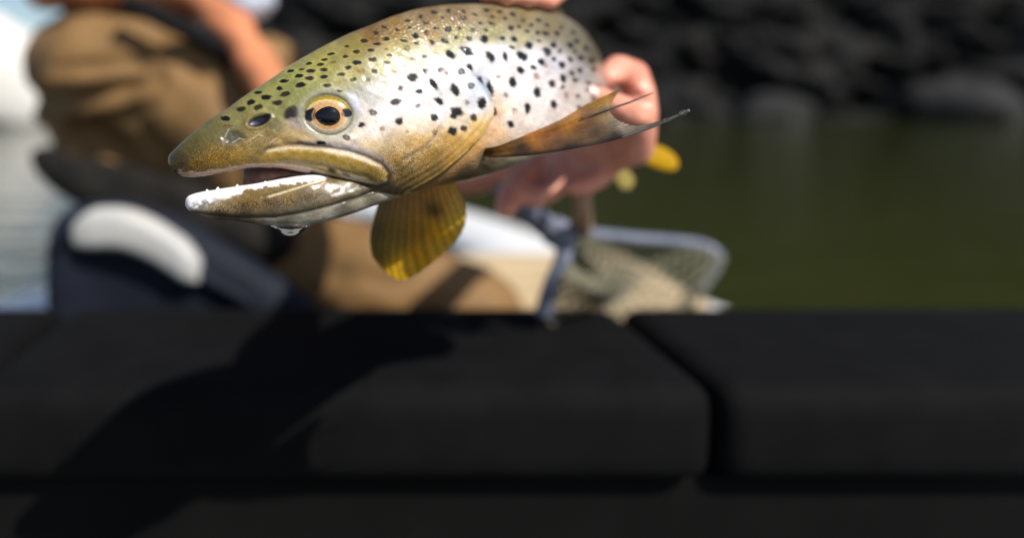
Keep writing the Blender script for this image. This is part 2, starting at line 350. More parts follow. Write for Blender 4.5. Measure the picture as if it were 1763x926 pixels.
head = [[(285, -190, 1.02, 70), (290, -260, 1.02, 80)]]
CREASE = [([(1086, 140), (1108, 150)], 5, -.0012), ([(1054, 108), (1070, 112)], 4, -.0008), ([(1046, 160), (1052, 188)], 4, -.0010), ([(1075, 168), (1086, 196)], 5, -.0012), ([(1060, 150), (1090, 158), (1112, 176)], 6, -.0030),
          ([(1050, 210), (1080, 224), (1110, 222)], 6, -.0022), ([(1000, 300), (1020, 285)], 6, -.002), ([(930, 315), (950, 300)], 6, -.002), ([(868, 338), (888, 345)], 4, -.0009), ([(960, 262), (1010, 285), (1060, 268)], 7, -.002), ([(1120, 190), (1105, 225), (1085, 262)], 7, .0015)]
def hdisp(px, co, no):
    dep = (co - CAM) @ FWD; o = .0003 * wob(np.c_[co[:, 0] + co[:, 1], co[:, 2]], .006, 2)
    for ln, w, a in CREASE:
        d, _, _ = pl_dist(px, np.array(ln, float)); o = o + np.where((no @ FWD < .2) & (dep < .46), a * np.exp(-(d / w) ** 2), 0)
    return o
me = blob('person', hand + arm1 + hand2 + arm2 + core + head, .0030, 4, hdisp, ell=[(290, -265, 1.02, 82, 108, 95), (345, -240, .93, 12, 18, 16), (300, -215, .96, 30, 22, 40)])
person = link('person', me, m_skin, label='person in tan waders and orange shirt holding the trout, seated in the boat', cat='person')
m_nail, _, _ = mat('nail', (.78, .52, .45), .2, Coat_Weight=.5)
V = []; F = []
for i in range(9):
    for j in range(13):
        x = (i / 8 - .5) * 2; y = (j / 12 - .5) * 2; r = 1 - .25 * max(0, -x) ** 2
        u = 1017 + 12 * x + 1.5 * y; v = 160 + 9 * y * r + 3.5 * x; V.append(P(u, v, .3168 + .0018 * y * y * 1.3 + .0022 * max(0, -x) ** 2))
for i in range(8):
    for j in range(12): F.append((i * 13 + j, i * 13 + j + 1, (i + 1) * 13 + j + 1, (i + 1) * 13 + j))
nail = link('thumb_nail', pymesh('thumb_nail', V, F), m_nail, person); md = nail.modifiers.new('t', 'SOLIDIFY'); md.thickness = .003; md.offset = 0
# tan waders
folds = [([(70, 172), (130, 168), (200, 160), (260, 135)], 15, -.020), ([(115, 122), (170, 116), (230, 112), (270, 118)], 10, -.014), ([(230, 50), (270, 75), (300, 105), (340, 120)], 12, -.012),
         ([(330, 110), (380, 150), (400, 190)], 12, -.010), ([(100, 200), (160, 190), (230, 165)], 12, .012), ([(90, 140), (160, 135), (250, 122)], 10, .012),
         ([(60, 235), (120, 240), (150, 262)], 18, -.02), ([(140, 215), (210, 205), (260, 180)], 10, -.008), ([(180, 245), (210, 275), (215, 320)], 13, -.012), ([(260, 240), (285, 280), (280, 330)], 13, -.010),
         ([(520, 400), (600, 430), (700, 450)], 16, .006), ([(560, 470), (680, 490), (800, 470)], 12, -.007), ([(250, 30), (330, 75), (420, 130)], 12, .008)]
def wdisp(px, co, no):
    front = (-no[:, 1] > -.2); o = .004 * wob(np.c_[co[:, 0] + co[:, 1] * .5, co[:, 2]], .05, 1) + .002 * wob(np.c_[co[:, 0] - co[:, 1], co[:, 2]], .02, 4)
    for ln, w, a in folds:
        d, _, _ = pl_dist(px, np.array(ln)); o = o + np.where(front, .62 * a * np.exp(-(d / (1.25 * w)) ** 2), 0)
    return o
waders = [[(140, 112, 1.02, 92), (150, 190, 1.03, 88), (205, 290, 1.03, 92), (300, 345, 1.02, 100)], [(185, 118, .98, 108), (230, 125, .98, 112), (310, 190, .99, 112), (370, 280, .99, 105)],
          [(320, 160, .95, 100), (400, 230, .92, 92), (430, 300, .92, 85)], [(330, 150, 1.0, 100), (410, 195, 1.02, 85)], [(400, 170, 1.03, 80), (462, 120, 1.0, 62)],
          [(330, 360, .99, 95), (480, 450, .93, 85), (640, 488, .86, 100), (810, 540, .83, 92), (800, 780, .85, 70)],
          [(230, 380, 1.1, 100), (420, 520, 1.05, 90), (620, 570, 1.0, 80), (600, 800, .98, 62)]]
m_wader = noisy('tan_wader_fabric', (.165, .088, .027), (.205, .112, .036), 14, .75, .25, .002, 220)
link('waders', blob('waders', waders, .008, 8, wdisp), m_wader, person, label='tan fabric chest waders')
m_black = noisy('black_webbing', (.005, .005, .006), (.009, .009, .010), 60, .85, .2, .001, Specular_IOR_Level=.15)
V, F = tube(pxs([(215, 8, .87), (255, 20, .87), (310, 46, .87), (370, 78, .875), (425, 120, .885), (455, 150, .90)], 40), .0135, 10); link('bib_edge', pymesh('bib_edge', V, F), m_black, person)
m_shirt = noisy('salmon_shirt', (.46, .165, .07), (.54, .2, .09), 18, .8, .25, .002, 260)
def sdisp(px, co, no): return .005 * wob(np.c_[co[:, 0] * 1.2 + co[:, 2], co[:, 1] + co[:, 2]], .035, 2)
shirt = [[(75, -14, .97, 30), (160, -26, .93, 40), (260, -24, .92, 40), (345, -16, .91, 40)], [(356, -2, .91, 36), (404, 48, .88, 35), (432, 95, .86, 34), (474, 165, .82, 38), (560, 235, .77, 44), (660, 287, .69, 47), (760, 304, .59, 46), (800, 305, .54, 45)],
         [(180, -30, 1.05, 90), (300, -20, 1.05, 80)], [(420, -120, 1.06, 62), (640, -140, .92, 58), (850, -200, .67, 58), (930, -190, .56, 58)], [(330, -40, 1.03, 60), (420, -115, 1.06, 62)]]
link('shirt', blob('shirt', shirt, .007, 6, sdisp), m_shirt, person, label='salmon orange shirt with rolled sleeve')
m_blue = noisy('pale_blue_cloth', (.50, .60, .78), (.6, .69, .85), 20, .8, .2, .002, 200)
link('neck_gaiter', blob('neck_gaiter', [[(395, -22, .90, 42), (425, -4, .895, 42), (440, -8, .895, 36)], [(300, -90, .97, 60), (395, -40, .91, 48)]], .005, 6, sdisp), m_blue, person, label='pale blue neck gaiter')
m_lap_shade = noisy('lap_shade_black', (.008, .007, .006), (.014, .012, .010), 30, .8, .3, .002, 200, Specular_IOR_Level=.2)
link('lap_shade_mass', blob('lap_shade_mass', [[(85, 282, .95, 32), (160, 314, .92, 44), (250, 342, .89, 52), (340, 372, .87, 56), (430, 400, .86, 50), (490, 418, .87, 36)]], .007, 6, sdisp), m_lap_shade, person)  # added dark mass standing in for the shade between torso and lap
m_hat = noisy('dark_cap', (.02, .022, .03), (.03, .032, .04), 20, .8, .2, .002)
link('cap', blob('cap', [[(255, -305, 1.03, 82), (330, -305, 1.03, 80)], [(360, -285, .98, 40), (420, -275, .95, 18)]], .008, 6), m_hat, person)

# ------------------------------------------------------------------ trout
#      top outline      bottom outline  spine distance, width ratio, cross-section power
ST = [(294, 281, 297, 292, .2505, .55), (298, 268, 305, 298, .2505, .80), (312, 253, 326, 301.5, .2505, .86), (329, 237, 351, 300, .251, .80), (361, 209.5, 387, 294.5, .252, .70),
      (391, 190, 422, 287.5, .2535, .64), (419, 169, 452, 286, .255, .60), (448, 149, 484, 288.5, .257, .58), (480, 127.5, 520, 297, .259, .57), (507, 109, 560, 310, .261, .56),
      (547, 86, 605, 324, .264, .55), (588, 65.5, 650, 336, .267, .54), (628, 48.5, 690, 335.5, .270, .53), (669, 32, 730, 326.5, .2745, .52), (709, 20, 772, 317, .279, .51),
      (752, 13, 818, 308, .2845, .50), (804, 10, 868, 292, .292, .49), (856, 13, 916, 273, .302, .48), (900, 18, 960, 258, .316, .47), (936, 23, 996, 248, .334, .47),
      (960, 33, 1014, 242, .355, .45), (978, 48, 1026, 238, .380, .42), (992, 68, 1036, 234, .408, .40), (1004, 88, 1044, 230, .44, .38), (1020, 112, 1056, 228, .48, .38),
      (1036, 130, 1066, 230, .53, .36), (1048, 144, 1074, 222, .59, .33), (1058, 154, 1078, 214, .65, .27)]
JAW = [(319, 346, 320, 352, .2505, .8), (325, 339, 327, 362, .2505, .8), (338, 333, 341, 370, .2505, .78), (358, 329, 366, 376.5, .251, .76), (378, 326, 396, 379, .2515, .76), (410, 321, 428, 383.5, .252, .76),
       (442, 316, 458, 388, .2525, .78), (491, 307, 505, 390, .254, .78), (528, 301.5, 540, 386, .2555, .78), (560, 300, 574, 378, .2575, .78), (590, 300, 606, 368, .2595, .78), (620, 301, 640, 355.5, .262, .8),
       (650, 303, 672, 344.5, .2645, .85), (690, 306, 704, 333, .268, .9), (735, 312, 742, 322, .2735, .9)]
def loft(ST, n_ring, m_half, dens=None, q=.92, roll=.0035):
    ST = np.array(ST); t = np.linspace(0, len(ST) - 1, n_ring) if dens is None else dens
    S = spline(ST, t); T = P(S[:, 0], S[:, 1], S[:, 4] + roll); B = P(S[:, 2], S[:, 3], S[:, 4] - roll)
    Cn = (T + B) / 2; U = (T - B) / 2; tan = np.gradient(Cn, axis=0); k = np.ones(9) / 9
    pad = lambda a: np.vstack([a[:1]] * 4 + [a] + [a[-1:]] * 4); tan = np.stack([np.convolve(pad(tan)[:, j], k, 'valid') for j in range(3)], 1)
    side = np.cross(U, tan); side /= np.linalg.norm(side, axis=1)[:, None]; s = np.sign(-(side @ FWD))[:, None]; s[s == 0] = 1; side = side * np.sign(np.median(s))
    W = np.linalg.norm(U, axis=1) * np.maximum(S[:, 5], .05)
    M = 2 * m_half; ph = np.arange(M) * math.pi / m_half
    sn = np.sign(np.sin(ph)) * np.abs(np.sin(ph)) ** q
    V = Cn[:, None] + U[:, None] * np.cos(ph)[None, :, None] + side[:, None] * (W[:, None] * sn[None])[:, :, None]
    return V, dict(C=Cn, U=U, side=side, W=W, M=M, t=t)
def grid_normals(V):
    du = np.gradient(V, axis=0); dv = (np.roll(V, -1, 1) - np.roll(V, 1, 1)); n = np.cross(du, dv); L = np.linalg.norm(n, axis=2, keepdims=True) + 1e-15; return n / L
def loft_faces(nr, M, off=0):
    idx = np.arange(nr * M).reshape(nr, M) + off; a = idx[:-1]; b = idx[1:]
    return np.stack([a, np.roll(a, -1, 1), np.roll(b, -1, 1), b], -1).reshape(-1, 4)
def mirror_j(M):
    j = np.arange(M); return np.where(j <= M // 2, j, M - j)

dens = np.concatenate([np.linspace(0, 1.0, 26)[:-1] ** 1.0, np.linspace(1.0, 24, 500), np.linspace(24, 27, 40)[1:]])
BV, BI = loft(ST, 0, 190, dens)
MAX_POLY = np.array([(436, 284), (450, 268), (462, 258), (490, 253), (520, 252.5), (560, 256), (600, 263), (630, 272), (655, 284), (667, 299), (664, 312), (650, 317), (620, 313), (590, 307), (560, 300), (535, 294), (500, 287.5), (470, 285)], float)
OPER = np.array([(735, 84), (765, 97), (795, 111), (820, 130), (839, 154), (850, 178), (848, 202), (832, 231), (802, 262), (757, 299), (700, 331)], float)
PREOP = np.array([(735, 130), (750, 152), (762, 178), (764, 205), (752, 232), (728, 256), (695, 276)], float)
EYE_C = np.array([565., 197.])
def ell(p, c, rx, ry, ang=0):
    a = R(ang); x = p[:, 0] - c[0]; y = p[:, 1] - c[1]; X = x * math.cos(a) + y * math.sin(a); Y = -x * math.sin(a) + y * math.cos(a)
    return np.sqrt((X / rx) ** 2 + (Y / ry) ** 2)
def body_disp(p):
    h = np.zeros(len(p))
    sd = poly_sd(p, MAX_POLY); fade = sstep(440, 475, p[:, 0])
    h += fade * (.5 * sstep(-1, 10, sd) - .38 * np.exp(-((sd + 3.5) / 3.5) ** 2)); 
    # inner ridge of the maxilla
    d, _, _ = pl_dist(p, np.array([(480, 277), (540, 283), (590, 295), (635, 305)])); h -= .35 * np.exp(-(d / 4) ** 2)
    # socket, orbital rim
    e = ell(p, EYE_C, 47, 39, 4); h += -2.0 * (1 - sstep(.60, 1.0, e)) + .15 * np.exp(-((e - 1.1) / .1) ** 2)
    e = ell(p, (507, 205), 26, 17, 15); h -= .7 * np.exp(-e ** 2 * 1.2)
    # gill cover edge
    d, s, al = pl_dist(p, OPER); w = sstep(0, 2.2, al); infront = s > 0
    h += w * np.where(infront, 1.5 * np.exp(-(d / 60) ** 2) * sstep(0, 3.0, d + .5), -1.7 * np.exp(-(d / 16)))
    d2, s2, a2 = pl_dist(p, PREOP); h += -.55 * np.exp(-(d2 / 4) ** 2) * sstep(0, .6, a2) + .35 * np.exp(-((d2 - 9) / 8) ** 2) * (s2 > 0)
    d3, _, _ = pl_dist(p, np.array([(760, 222), (742, 250), (700, 288), (668, 305)])); h -= .5 * np.exp(-(d3 / 4) ** 2)
    # branchiostegal folds along the lower gill edge
    fold = infront & (d < 34); h += np.where(fold, .16 * np.cos(d * 2 * math.pi / 10.0) * sstep(5.0, 6.6, al) * sstep(34, 24, d), 0)
    # nostrils
    e = ell(p, (445, 208), 17, 9, -18); h -= 1.1 * np.exp(-e ** 4); h += .4 * np.exp(-((e - 1.35) / .25) ** 2)
    e = ell(p, (402, 237), 20, 11, -10); h -= .55 * np.exp(-e ** 4)
    # lip edge
    ln = np.array([(300, 296), (329, 301), (361, 298), (393, 293), (426, 286.5), (458, 285), (500, 288), (539, 295)]); d, _, _ = pl_dist(p, ln); h += .35 * np.exp(-((d - 4) / 3.0) ** 2) * (p[:, 0] < 470)
    # skull and cheek undulation
    h += .22 * wob(p, 26, 1) + .10 * wob(p, 9, 2) + .05 * wob(p, 3.6, 5)
    h += .45 * np.exp(-(pl_dist(p, np.array([(470, 228), (520, 243), (560, 245), (610, 238)]))[0] / 7) ** 2)
    return h * 1e-3
CTRL = [((310, 280), (92, 82, 40)), ((305, 292), (80, 68, 40)), ((330, 255), (112, 106, 60)), ((340, 282), (150, 122, 40)), ((362, 228), (122, 118, 76)), ((375, 270), (172, 140, 46)), ((392, 238), (112, 106, 70)), ((400, 205), (140, 136, 86)), ((410, 268), (176, 146, 66)),
        ((432, 250), (164, 142, 84)), ((450, 172), (150, 148, 84)), ((455, 235), (168, 146, 96)), ((470, 215), (138, 130, 92)), ((480, 190), (150, 148, 92)), ((500, 135), (150, 152, 84)), ((482, 245), (190, 164, 110)), ((520, 237), (196, 172, 128)), ((520, 165), (150, 152, 92)),
        ((560, 110), (158, 152, 76)), ((560, 148), (168, 164, 108)), ((610, 85), (150, 138, 66)), ((612, 130), (176, 168, 104)), ((640, 60), (140, 110, 50)), ((680, 50), (158, 128, 62)), ((690, 80), (176, 164, 106)), ((740, 30), (150, 124, 76)), ((745, 60), (176, 150, 98)),
        ((790, 25), (152, 126, 78)), ((790, 60), (178, 170, 120)), ((850, 30), (152, 132, 88)), ((850, 58), (172, 166, 116)), ((900, 35), (150, 136, 92)), ((900, 65), (178, 172, 132)), ((950, 50), (146, 134, 98)), ((990, 75), (138, 130, 104)), ((1020, 100), (132, 124, 104)),
        ((640, 160), (204, 206, 200)), ((622, 150), (178, 180, 164)), ((670, 110), (190, 184, 132)), ((730, 95), (206, 204, 176)), ((770, 82), (196, 194, 158)),
        ((690, 140), (236, 232, 226)), ((700, 180), (238, 234, 232)), ((660, 200), (238, 233, 228)), ((640, 225), (238, 228, 218)), ((600, 240), (236, 224, 208)), ((740, 150), (236, 234, 234)), ((760, 190), (236, 232, 230)), ((720, 215), (236, 222, 204)),
        ((800, 140), (226, 232, 236)), ((826, 150), (196, 212, 222)), ((815, 185), (214, 220, 222)), ((790, 210), (224, 212, 190)), ((770, 110), (234, 234, 232)), ((810, 95), (236, 236, 238)), ((860, 92), (234, 234, 236)), ((910, 100), (228, 228, 230)), ((960, 110), (206, 204, 206)), ((1000, 120), (176, 172, 168)),
        ((870, 150), (236, 232, 230)), ((910, 160), (234, 230, 226)), ((950, 160), (230, 224, 220)), ((985, 160), (206, 194, 184)), ((880, 210), (234, 224, 214)), ((930, 205), (230, 222, 214)), ((965, 195), (224, 212, 202)), ((900, 240), (224, 210, 194)), ((860, 190), (232, 208, 184)), ((862, 230), (224, 190, 150)),
        ((690, 255), (208, 184, 140)), ((640, 250), (214, 196, 160)), ((680, 275), (176, 148, 88)), ((720, 245), (214, 180, 116)), ((740, 268), (178, 146, 66)), ((775, 240), (208, 168, 84)), ((700, 305), (128, 110, 68)), ((820, 220), (224, 188, 112)), ((808, 248), (214, 170, 66)), ((780, 272), (196, 156, 66)),
        ((740, 296), (128, 110, 66)), ((700, 328), (96, 84, 58)), ((760, 305), (120, 104, 70)), ((800, 295), (110, 98, 72)), ((840, 275), (120, 104, 74)), ((870, 280), (150, 140, 118)), ((930, 262), (200, 186, 168)), ((1000, 240), (196, 184, 166)), ((660, 335), (100, 86, 58)), ((600, 315), (130, 106, 56))]
def field(p, ctrl, eps=90.0, pw=1.6):
    num = np.zeros((len(p), 3)); den = np.zeros(len(p))
    for (c, col) in ctrl:
        w = 1.0 / (((p - np.array(c, float)) ** 2).sum(1) + eps) ** pw; num += w[:, None] * lin(col); den += w
    return num / den[:, None]
SP = []
def zs(z, lst, ox, oy, sc):
    for s in lst:
        x, y, rx, ry = s[:4]; ang = s[4] if len(s) > 4 else -4; kind = s[5] if len(s) > 5 else 'k'
        SP.append((ox + x / sc, oy + y / sc, rx / sc, ry / sc, ang, kind))
zs(2, [(495, 330, 24, 11, -4, 'b'), (590, 322, 22, 11, 0, 'b'), (600, 380, 28, 13, 0), (497, 401, 27, 14), (440, 432, 20, 12), (425, 362, 20, 9, -6, 'b'), (335, 345, 22, 9, -10, 'b'), (295, 381, 22, 9, -8, 'b'), (268, 413, 24, 10, -6, 'b'), (350, 398, 18, 8, -4, 'g'),
       (190, 408, 22, 9, -8, 'b'), (205, 454, 28, 12, -6, 'b'), (288, 447, 24, 11, -4, 'b'), (128, 486, 25, 12, -6), (198, 500, 28, 13, -4, 'b'), (290, 492, 24, 11), (35, 517, 28, 11, -8), (140, 543, 33, 15, -6), (40, 600, 32, 15, -8, 'b'), (5, 563, 18, 12), (75, 455, 22, 9, -12), (145, 445, 18, 7, -8, 'b'),
       (398, 475, 24, 12, -4, 'b'), (475, 508, 22, 12, 0, 'b'), (310, 548, 28, 12, 0, 'b'), (390, 582, 20, 9, 0, 'b'), (610, 455, 22, 14, 10, 'b'), (693, 402, 24, 12, 5, 'b'), (808, 420, 20, 13, 10), (705, 355, 20, 9, 5, 'b'), (545, 262, 24, 12, 0, 'b'), (628, 281, 24, 11, 0, 'b'), (685, 250, 22, 12, 8),
       (525, 452, 24, 14, 0, 'o'), (570, 508, 18, 14, 0, 'g'), (385, 525, 22, 10, 0, 'o'), (680, 487, 16, 10, 0, 'g'), (740, 455, 16, 12, 0, 'o'), (855, 378, 22, 12, 0, 'g'), (780, 370, 18, 10, 0, 'o'), (930, 362, 16, 13, 10), (1015, 388, 12, 8, 0, 'g'), (435, 297, 16, 7, -8, 'b'), (685, 315, 14, 8, 0, 'g'),
       (800, 262, 28, 10, 8, 'b'), (870, 230, 26, 16, 25), (1080, 188, 24, 16, 15), (975, 272, 22, 14, 25), (1060, 262, 30, 14, 25, 'b'), (1215, 250, 20, 15, 10), (1310, 250, 28, 22, 20), (1425, 247, 18, 14), (1500, 250, 22, 16, 25), (1000, 185, 16, 10, 0, 'b'), (1150, 180, 14, 12, 0, 'b'), (1130, 240, 18, 10, 0, 'b'), (880, 278, 16, 10, 0, 'b'),
       (1100, 345, 34, 18, 30), (1205, 325, 42, 23, 35), (1350, 365, 36, 20, 48), (1445, 360, 30, 15, 68), (1540, 355, 26, 18, 45), (1230, 425, 28, 15, 45), (1540, 450, 24, 14, 60), (935, 453, 18, 14, 20), (1040, 460, 29, 24, 20, 'r'), (1152, 468, 22, 20, 0, 'r'), (852, 495, 33, 23, 10), (985, 540, 40, 17, 55), (1115, 578, 36, 22, 62),
       (1212, 553, 22, 20, 0, 'r'), (1285, 510, 28, 24, 45), (1357, 560, 48, 15, 72), (1495, 525, 38, 22, 70), (778, 563, 17, 14, 20), (898, 583, 22, 16, 0), (1020, 645, 30, 20, 42), (1283, 660, 34, 27, 80), (745, 650, 30, 20, -5), (888, 675, 18, 12, 0, 'p'), (598, 720, 26, 18, 10, 'r'), (988, 753, 24, 21, 45), (1130, 715, 38, 30, 15), (1108, 740, 19, 18),
       (1232, 750, 24, 20, 70, 'b'), (1192, 658, 14, 14, 0, 'g'), (768, 773, 26, 20, 10), (528, 798, 22, 16, -10), (660, 822, 16, 15, 0, 'f'), (1100, 835, 26, 24, 0), (1172, 818, 20, 18, 0, 'b'), (432, 877, 22, 18, 20, 'r'), (990, 845, 20, 18, 0, 'f'), (1385, 710, 30, 13, 80, 'b'), (1480, 795, 26, 18, 45), (1455, 605, 18, 14, 60, 'g'), (1405, 490, 12, 10, 0, 'g'),
       (270, 912, 32, 12, 0), (135, 910, 26, 12, 0, 'f')], 480, 0, 3.705)
zs(3, [(445, 362, 34, 22, 38), (485, 290, 25, 22, 30), (600, 330, 32, 22, 50, 'b'), (560, 395, 24, 20, 45), (435, 452, 25, 17, 60), (535, 590, 36, 20, 70), (530, 485, 24, 15, 65, 'f'), (630, 535, 28, 20, 55, 'b'), (700, 500, 26, 19, 60), (645, 668, 30, 18, 75), (475, 690, 34, 18, 80), (745, 290, 19, 17, 45), (820, 370, 20, 17, 0, 'b'),
       (695, 415, 24, 19, 50), (640, 290, 20, 17, 40), (660, 215, 20, 14, 30, 'b'), (590, 215, 22, 12, 20, 'b'), (540, 210, 16, 12, 20, 'b'), (750, 380, 20, 16, 50, 'b'), (370, 180, 20, 16, 20, 'b'), (500, 160, 14, 10, 0, 'b'), (725, 610, 22, 13, 70, 'f'), (790, 265, 18, 14, 40, 'b'), (850, 310, 18, 14, 40, 'b'), (885, 390, 18, 15, 40, 'b'), (810, 450, 18, 14, 40, 'b'), (420, 170, 15, 10, 20, 'b'), (760, 470, 18, 14, 50, 'b'),
       (590, 420, 16, 12, 50, 'f'), (600, 160, 15, 10, 20, 'b'), (690, 180, 15, 10, 20, 'b'), (250, 110, 15, 10, 0, 'b'), (330, 120, 15, 10, 0, 'b'), (170, 150, 16, 10, 0, 'b'), (450, 130, 14, 9, 0, 'b')], 780, 0, 3.705)
zs(1, [(470, 175, 22, 12, -8), (552, 147, 26, 13, -8), (510, 200, 24, 13, -10, 'b'), (418, 210, 24, 12, -14, 'b'), (335, 260, 23, 13, -5), (345, 300, 28, 8, 0, 'g'), (608, 175, 26, 13, -8, 'b'), (510, 122, 18, 8, -12), (1300, 330, 10, 8, 0, 'f')], 280, 120, 3.086)
_r = random.Random(5)
for _ in range(900):
    x = _r.uniform(640, 1030); lo = np.interp(x, [640, 750, 850, 950, 1030], [48, 16, 14, 28, 85]); y = lo + 3 + abs(_r.gauss(0, 1)) * np.interp(x, [640, 850, 930, 1030], [14, 26, 60, 60])
    if y > np.interp(x, [640, 850, 930, 1030], [75, 80, 190, 190]): continue
    if all((x - q[0]) ** 2 + ((y - q[1]) * 1.5) ** 2 > (13 + q[2]) ** 2 for q in SP): SP.append((x, y, _r.uniform(3.2, 5.5), _r.uniform(2.2, 3.8), _r.uniform(0, 40), 'b'))
SCOL = {'k': ((12, 9, 10), .98), 'b': ((52, 34, 20), .92), 'g': ((118, 88, 40), .65), 'o': ((164, 128, 30), .7), 'p': ((90, 80, 110), .7), 'f': ((150, 95, 80), .6), 'r': ((48, 32, 30), .85)}
def body_paint(p):
    col = field(p, CTRL); speck = np.zeros(len(p)); wet = np.ones(len(p))
    # gold speckled snout / cheek
    speck += .9 * np.exp(-ell(p, (350, 275), 80, 32, -8) ** 2) + .85 * np.exp(-ell(p, (705, 282), 85, 36, -20) ** 2) + .25 * np.exp(-ell(p, (440, 230), 60, 30) ** 2)
    # mottling
    col *= (1 + .10 * wob(p, 11, 3) + .06 * wob(p, 4, 9))[:, None]
    def over(c, a):
        nonlocal col; a = np.clip(a, 0, 1)[:, None]; col = col * (1 - a) + lin(c) * a
    # gold mottling on the lower cheek
    g = np.exp(-ell(p, (705, 268), 95, 38, -16) ** 4) * sstep(-.1, .5, .5 * wob(p, 9, 11) + .5 * wob(p, 4.2, 4)); over((176, 138, 52), .45 * g)
    g = np.exp(-ell(p, (400, 255), 95, 40, -18) ** 4) * sstep(0, .6, .5 * wob(p, 10, 7) + .5 * wob(p, 4.5, 6)); over((104, 92, 48), .38 * g)
    # maxilla
    sd = poly_sd(p, MAX_POLY); fade = sstep(438, 470, p[:, 0])
    gold = np.array([(455, 271), (500, 264), (540, 266), (585, 276), (625, 288), (648, 300)], float); d, _, _ = pl_dist(p, gold)
    over((206, 184, 132), fade * sstep(-2, 4, sd) * .8); over((238, 230, 214), fade * np.exp(-((sd - 4) / 3.2) ** 2) * (p[:, 1] < np.interp(p[:, 0], [440, 560, 667], [262, 264, 290])) * .9); over((236, 224, 206), .85 * np.exp(-ell(p, (610, 307), 34, 4.5, 12) ** 4))
    over((188, 156, 36), np.exp(-(d / 11) ** 4) * sstep(0, 5, sd) * (.78 + .3 * wob(p, 5, 2)))
    over((166, 140, 62), np.exp(-ell(p, (642, 300), 17, 12, 20) ** 4) * sstep(0, 3, sd) * .85)
    over((52, 40, 38), .8 * np.exp(-(ell(p, (572, 293), 9, 4, 20)) ** 4)); over((60, 48, 44), .6 * np.exp(-(ell(p, (596, 300), 8, 2.5, 20)) ** 4))
    over((60, 54, 50), fade * .7 * np.exp(-((sd + 4.0) / 2.6) ** 2) * sstep(246, 256, p[:, 1] + (p[:, 0] > 520) * 12))
    over((166, 160, 170), .6 * np.exp(-(pl_dist(p, np.array([(520, 246), (570, 247), (620, 258), (655, 272), (676, 292)]))[0] / 4.5) ** 2))
    # pale gum line of the upper jaw
    ln = np.array([(303, 298), (329, 302), (361, 299), (393, 294), (426, 287.5), (458, 286), (500, 288.5), (530, 293)]); d, _, al = pl_dist(p, ln)
    over((226, 204, 188), (1 - sstep(3.0, 8.0 , d + 1.6 * wob(p, 6, 3))) * sstep(.0, .3, al) * .9); over((196, 150, 130), (1 - sstep(.5, 3, d)) * .5)
    # nostrils, dark lore
    e = ell(p, (446, 208), 21, 9.5, -16); over((52, 50, 62), 1 - sstep(.75, 1.1, e)); over((96, 104, 120), .8 * np.exp(-ell(p, (438, 211), 7, 4) ** 4)); over((30, 26, 26), .9 * np.exp(-ell(p, (460, 200), 9, 4, -10) ** 4))
    e = ell(p, (402, 237), 21, 11, -10); over((98, 98, 84), .75 * (1 - sstep(.7, 1.15, e + .15 * wob(p, 5, 4))))
    e = ell(p, (503, 195), 17, 13, -35); over((46, 38, 44), .92 * (1 - sstep(.6, 1.1, e + .15 * wob(p, 6, 1))))
    e = ell(p, (511, 213), 20, 11, 20); over((170, 156, 146), .8 * (1 - sstep(.7, 1.1, e)))
    # skin round the eye
    e = ell(p, EYE_C, 47, 39, 4); over((176, 178, 166), .75 * np.exp(-((e - 1.05) / .12) ** 2)); over((150, 146, 116), .85 * (1 - sstep(.9, 1.0, e)))
    over((206, 210, 222), .8 * np.exp(-ell(p, (611, 176), 9, 20, -30) ** 4)); over((150, 152, 96), .5 * np.exp(-ell(p, (525, 168), 20, 10, -35) ** 2))
    # scratches
    for ln in ([(428, 243), (444, 232), (452, 234)], [(387, 236), (394, 222)], [(466, 246), (476, 238)], [(400, 246), (412, 238), (420, 240)]):
        over((226, 222, 216), .45 * np.exp(-(pl_dist(p, np.array(ln, float))[0] / 1.0) ** 2))
    # gill edge
    d, s, al = pl_dist(p, OPER)
    over((110, 130, 140), .55 * sstep(2, 3, al) * (1 - sstep(4.6, 5.4, al)) * np.exp(-((d - 4) / 5) ** 2) * (s > 0))
    over((80, 66, 48), .75 * (s <= 0) * np.exp(-(d / 3.5)) * sstep(1, 3, al))
    over((238, 206, 110), .8 * (s > 0) * np.exp(-(d / 5) ** 2) * sstep(5.2, 6.2, al)); over((228, 170, 120), .3 * (s <= 0) * np.exp(-((d - 12) / 7) ** 2) * sstep(3.6, 4.6, al))
    over((190, 150, 70), .3 * (s > 0) * sstep(5.4, 6.4, al) * sstep(34, 22, d) * (.5 - .5 * np.cos(d * 2 * math.pi / 10)))
    d2, _, a2 = pl_dist(p, PREOP); over((196, 190, 176), .35 * np.exp(-(d2 / 3) ** 2))
    # spots
    jit = .16 * wob(p, 3.6, 6) + .10 * wob(p, 1.9, 2)
    for (x, y, rx, ry, ang, k) in SP:
        m = (np.abs(p[:, 0] - x) < 2.2 * max(rx, ry) + 4) & (np.abs(p[:, 1] - y) < 2.2 * max(rx, ry) + 4)
        if not m.any(): continue
        q = p[m]; e = ell(q, (x, y), rx * 1.14, ry * 1.16, ang) + jit[m]; a = 1 - sstep(.66, 1.16, e); c, st_ = SCOL[k]
        halo = .18 * np.exp(-((e - 1.25) / .25) ** 2) if k in 'kb' and y < 150 and x < 700 else 0
        if k == 'r': a = a * (1 - .4 * np.exp(-(e / .42) ** 2))
        cm = col[m]; cm = cm * (1 + np.asarray(halo)[..., None] if np.ndim(halo) else cm * 0 + 1) if np.ndim(halo) else cm
        col[m] = cm * (1 - (a * st_)[:, None]) + lin(c) * (a * st_)[:, None]
    col = col ** 1.4; lum = col.mean(1, keepdims=True); col = lum + (col - lum) * .86; col[:, 1] += .05 * (col[:, 0] - col[:, 2])
    return np.clip(col * np.array([.99, .95, 1.0]), .003, .86), np.clip(speck, 0, 1)
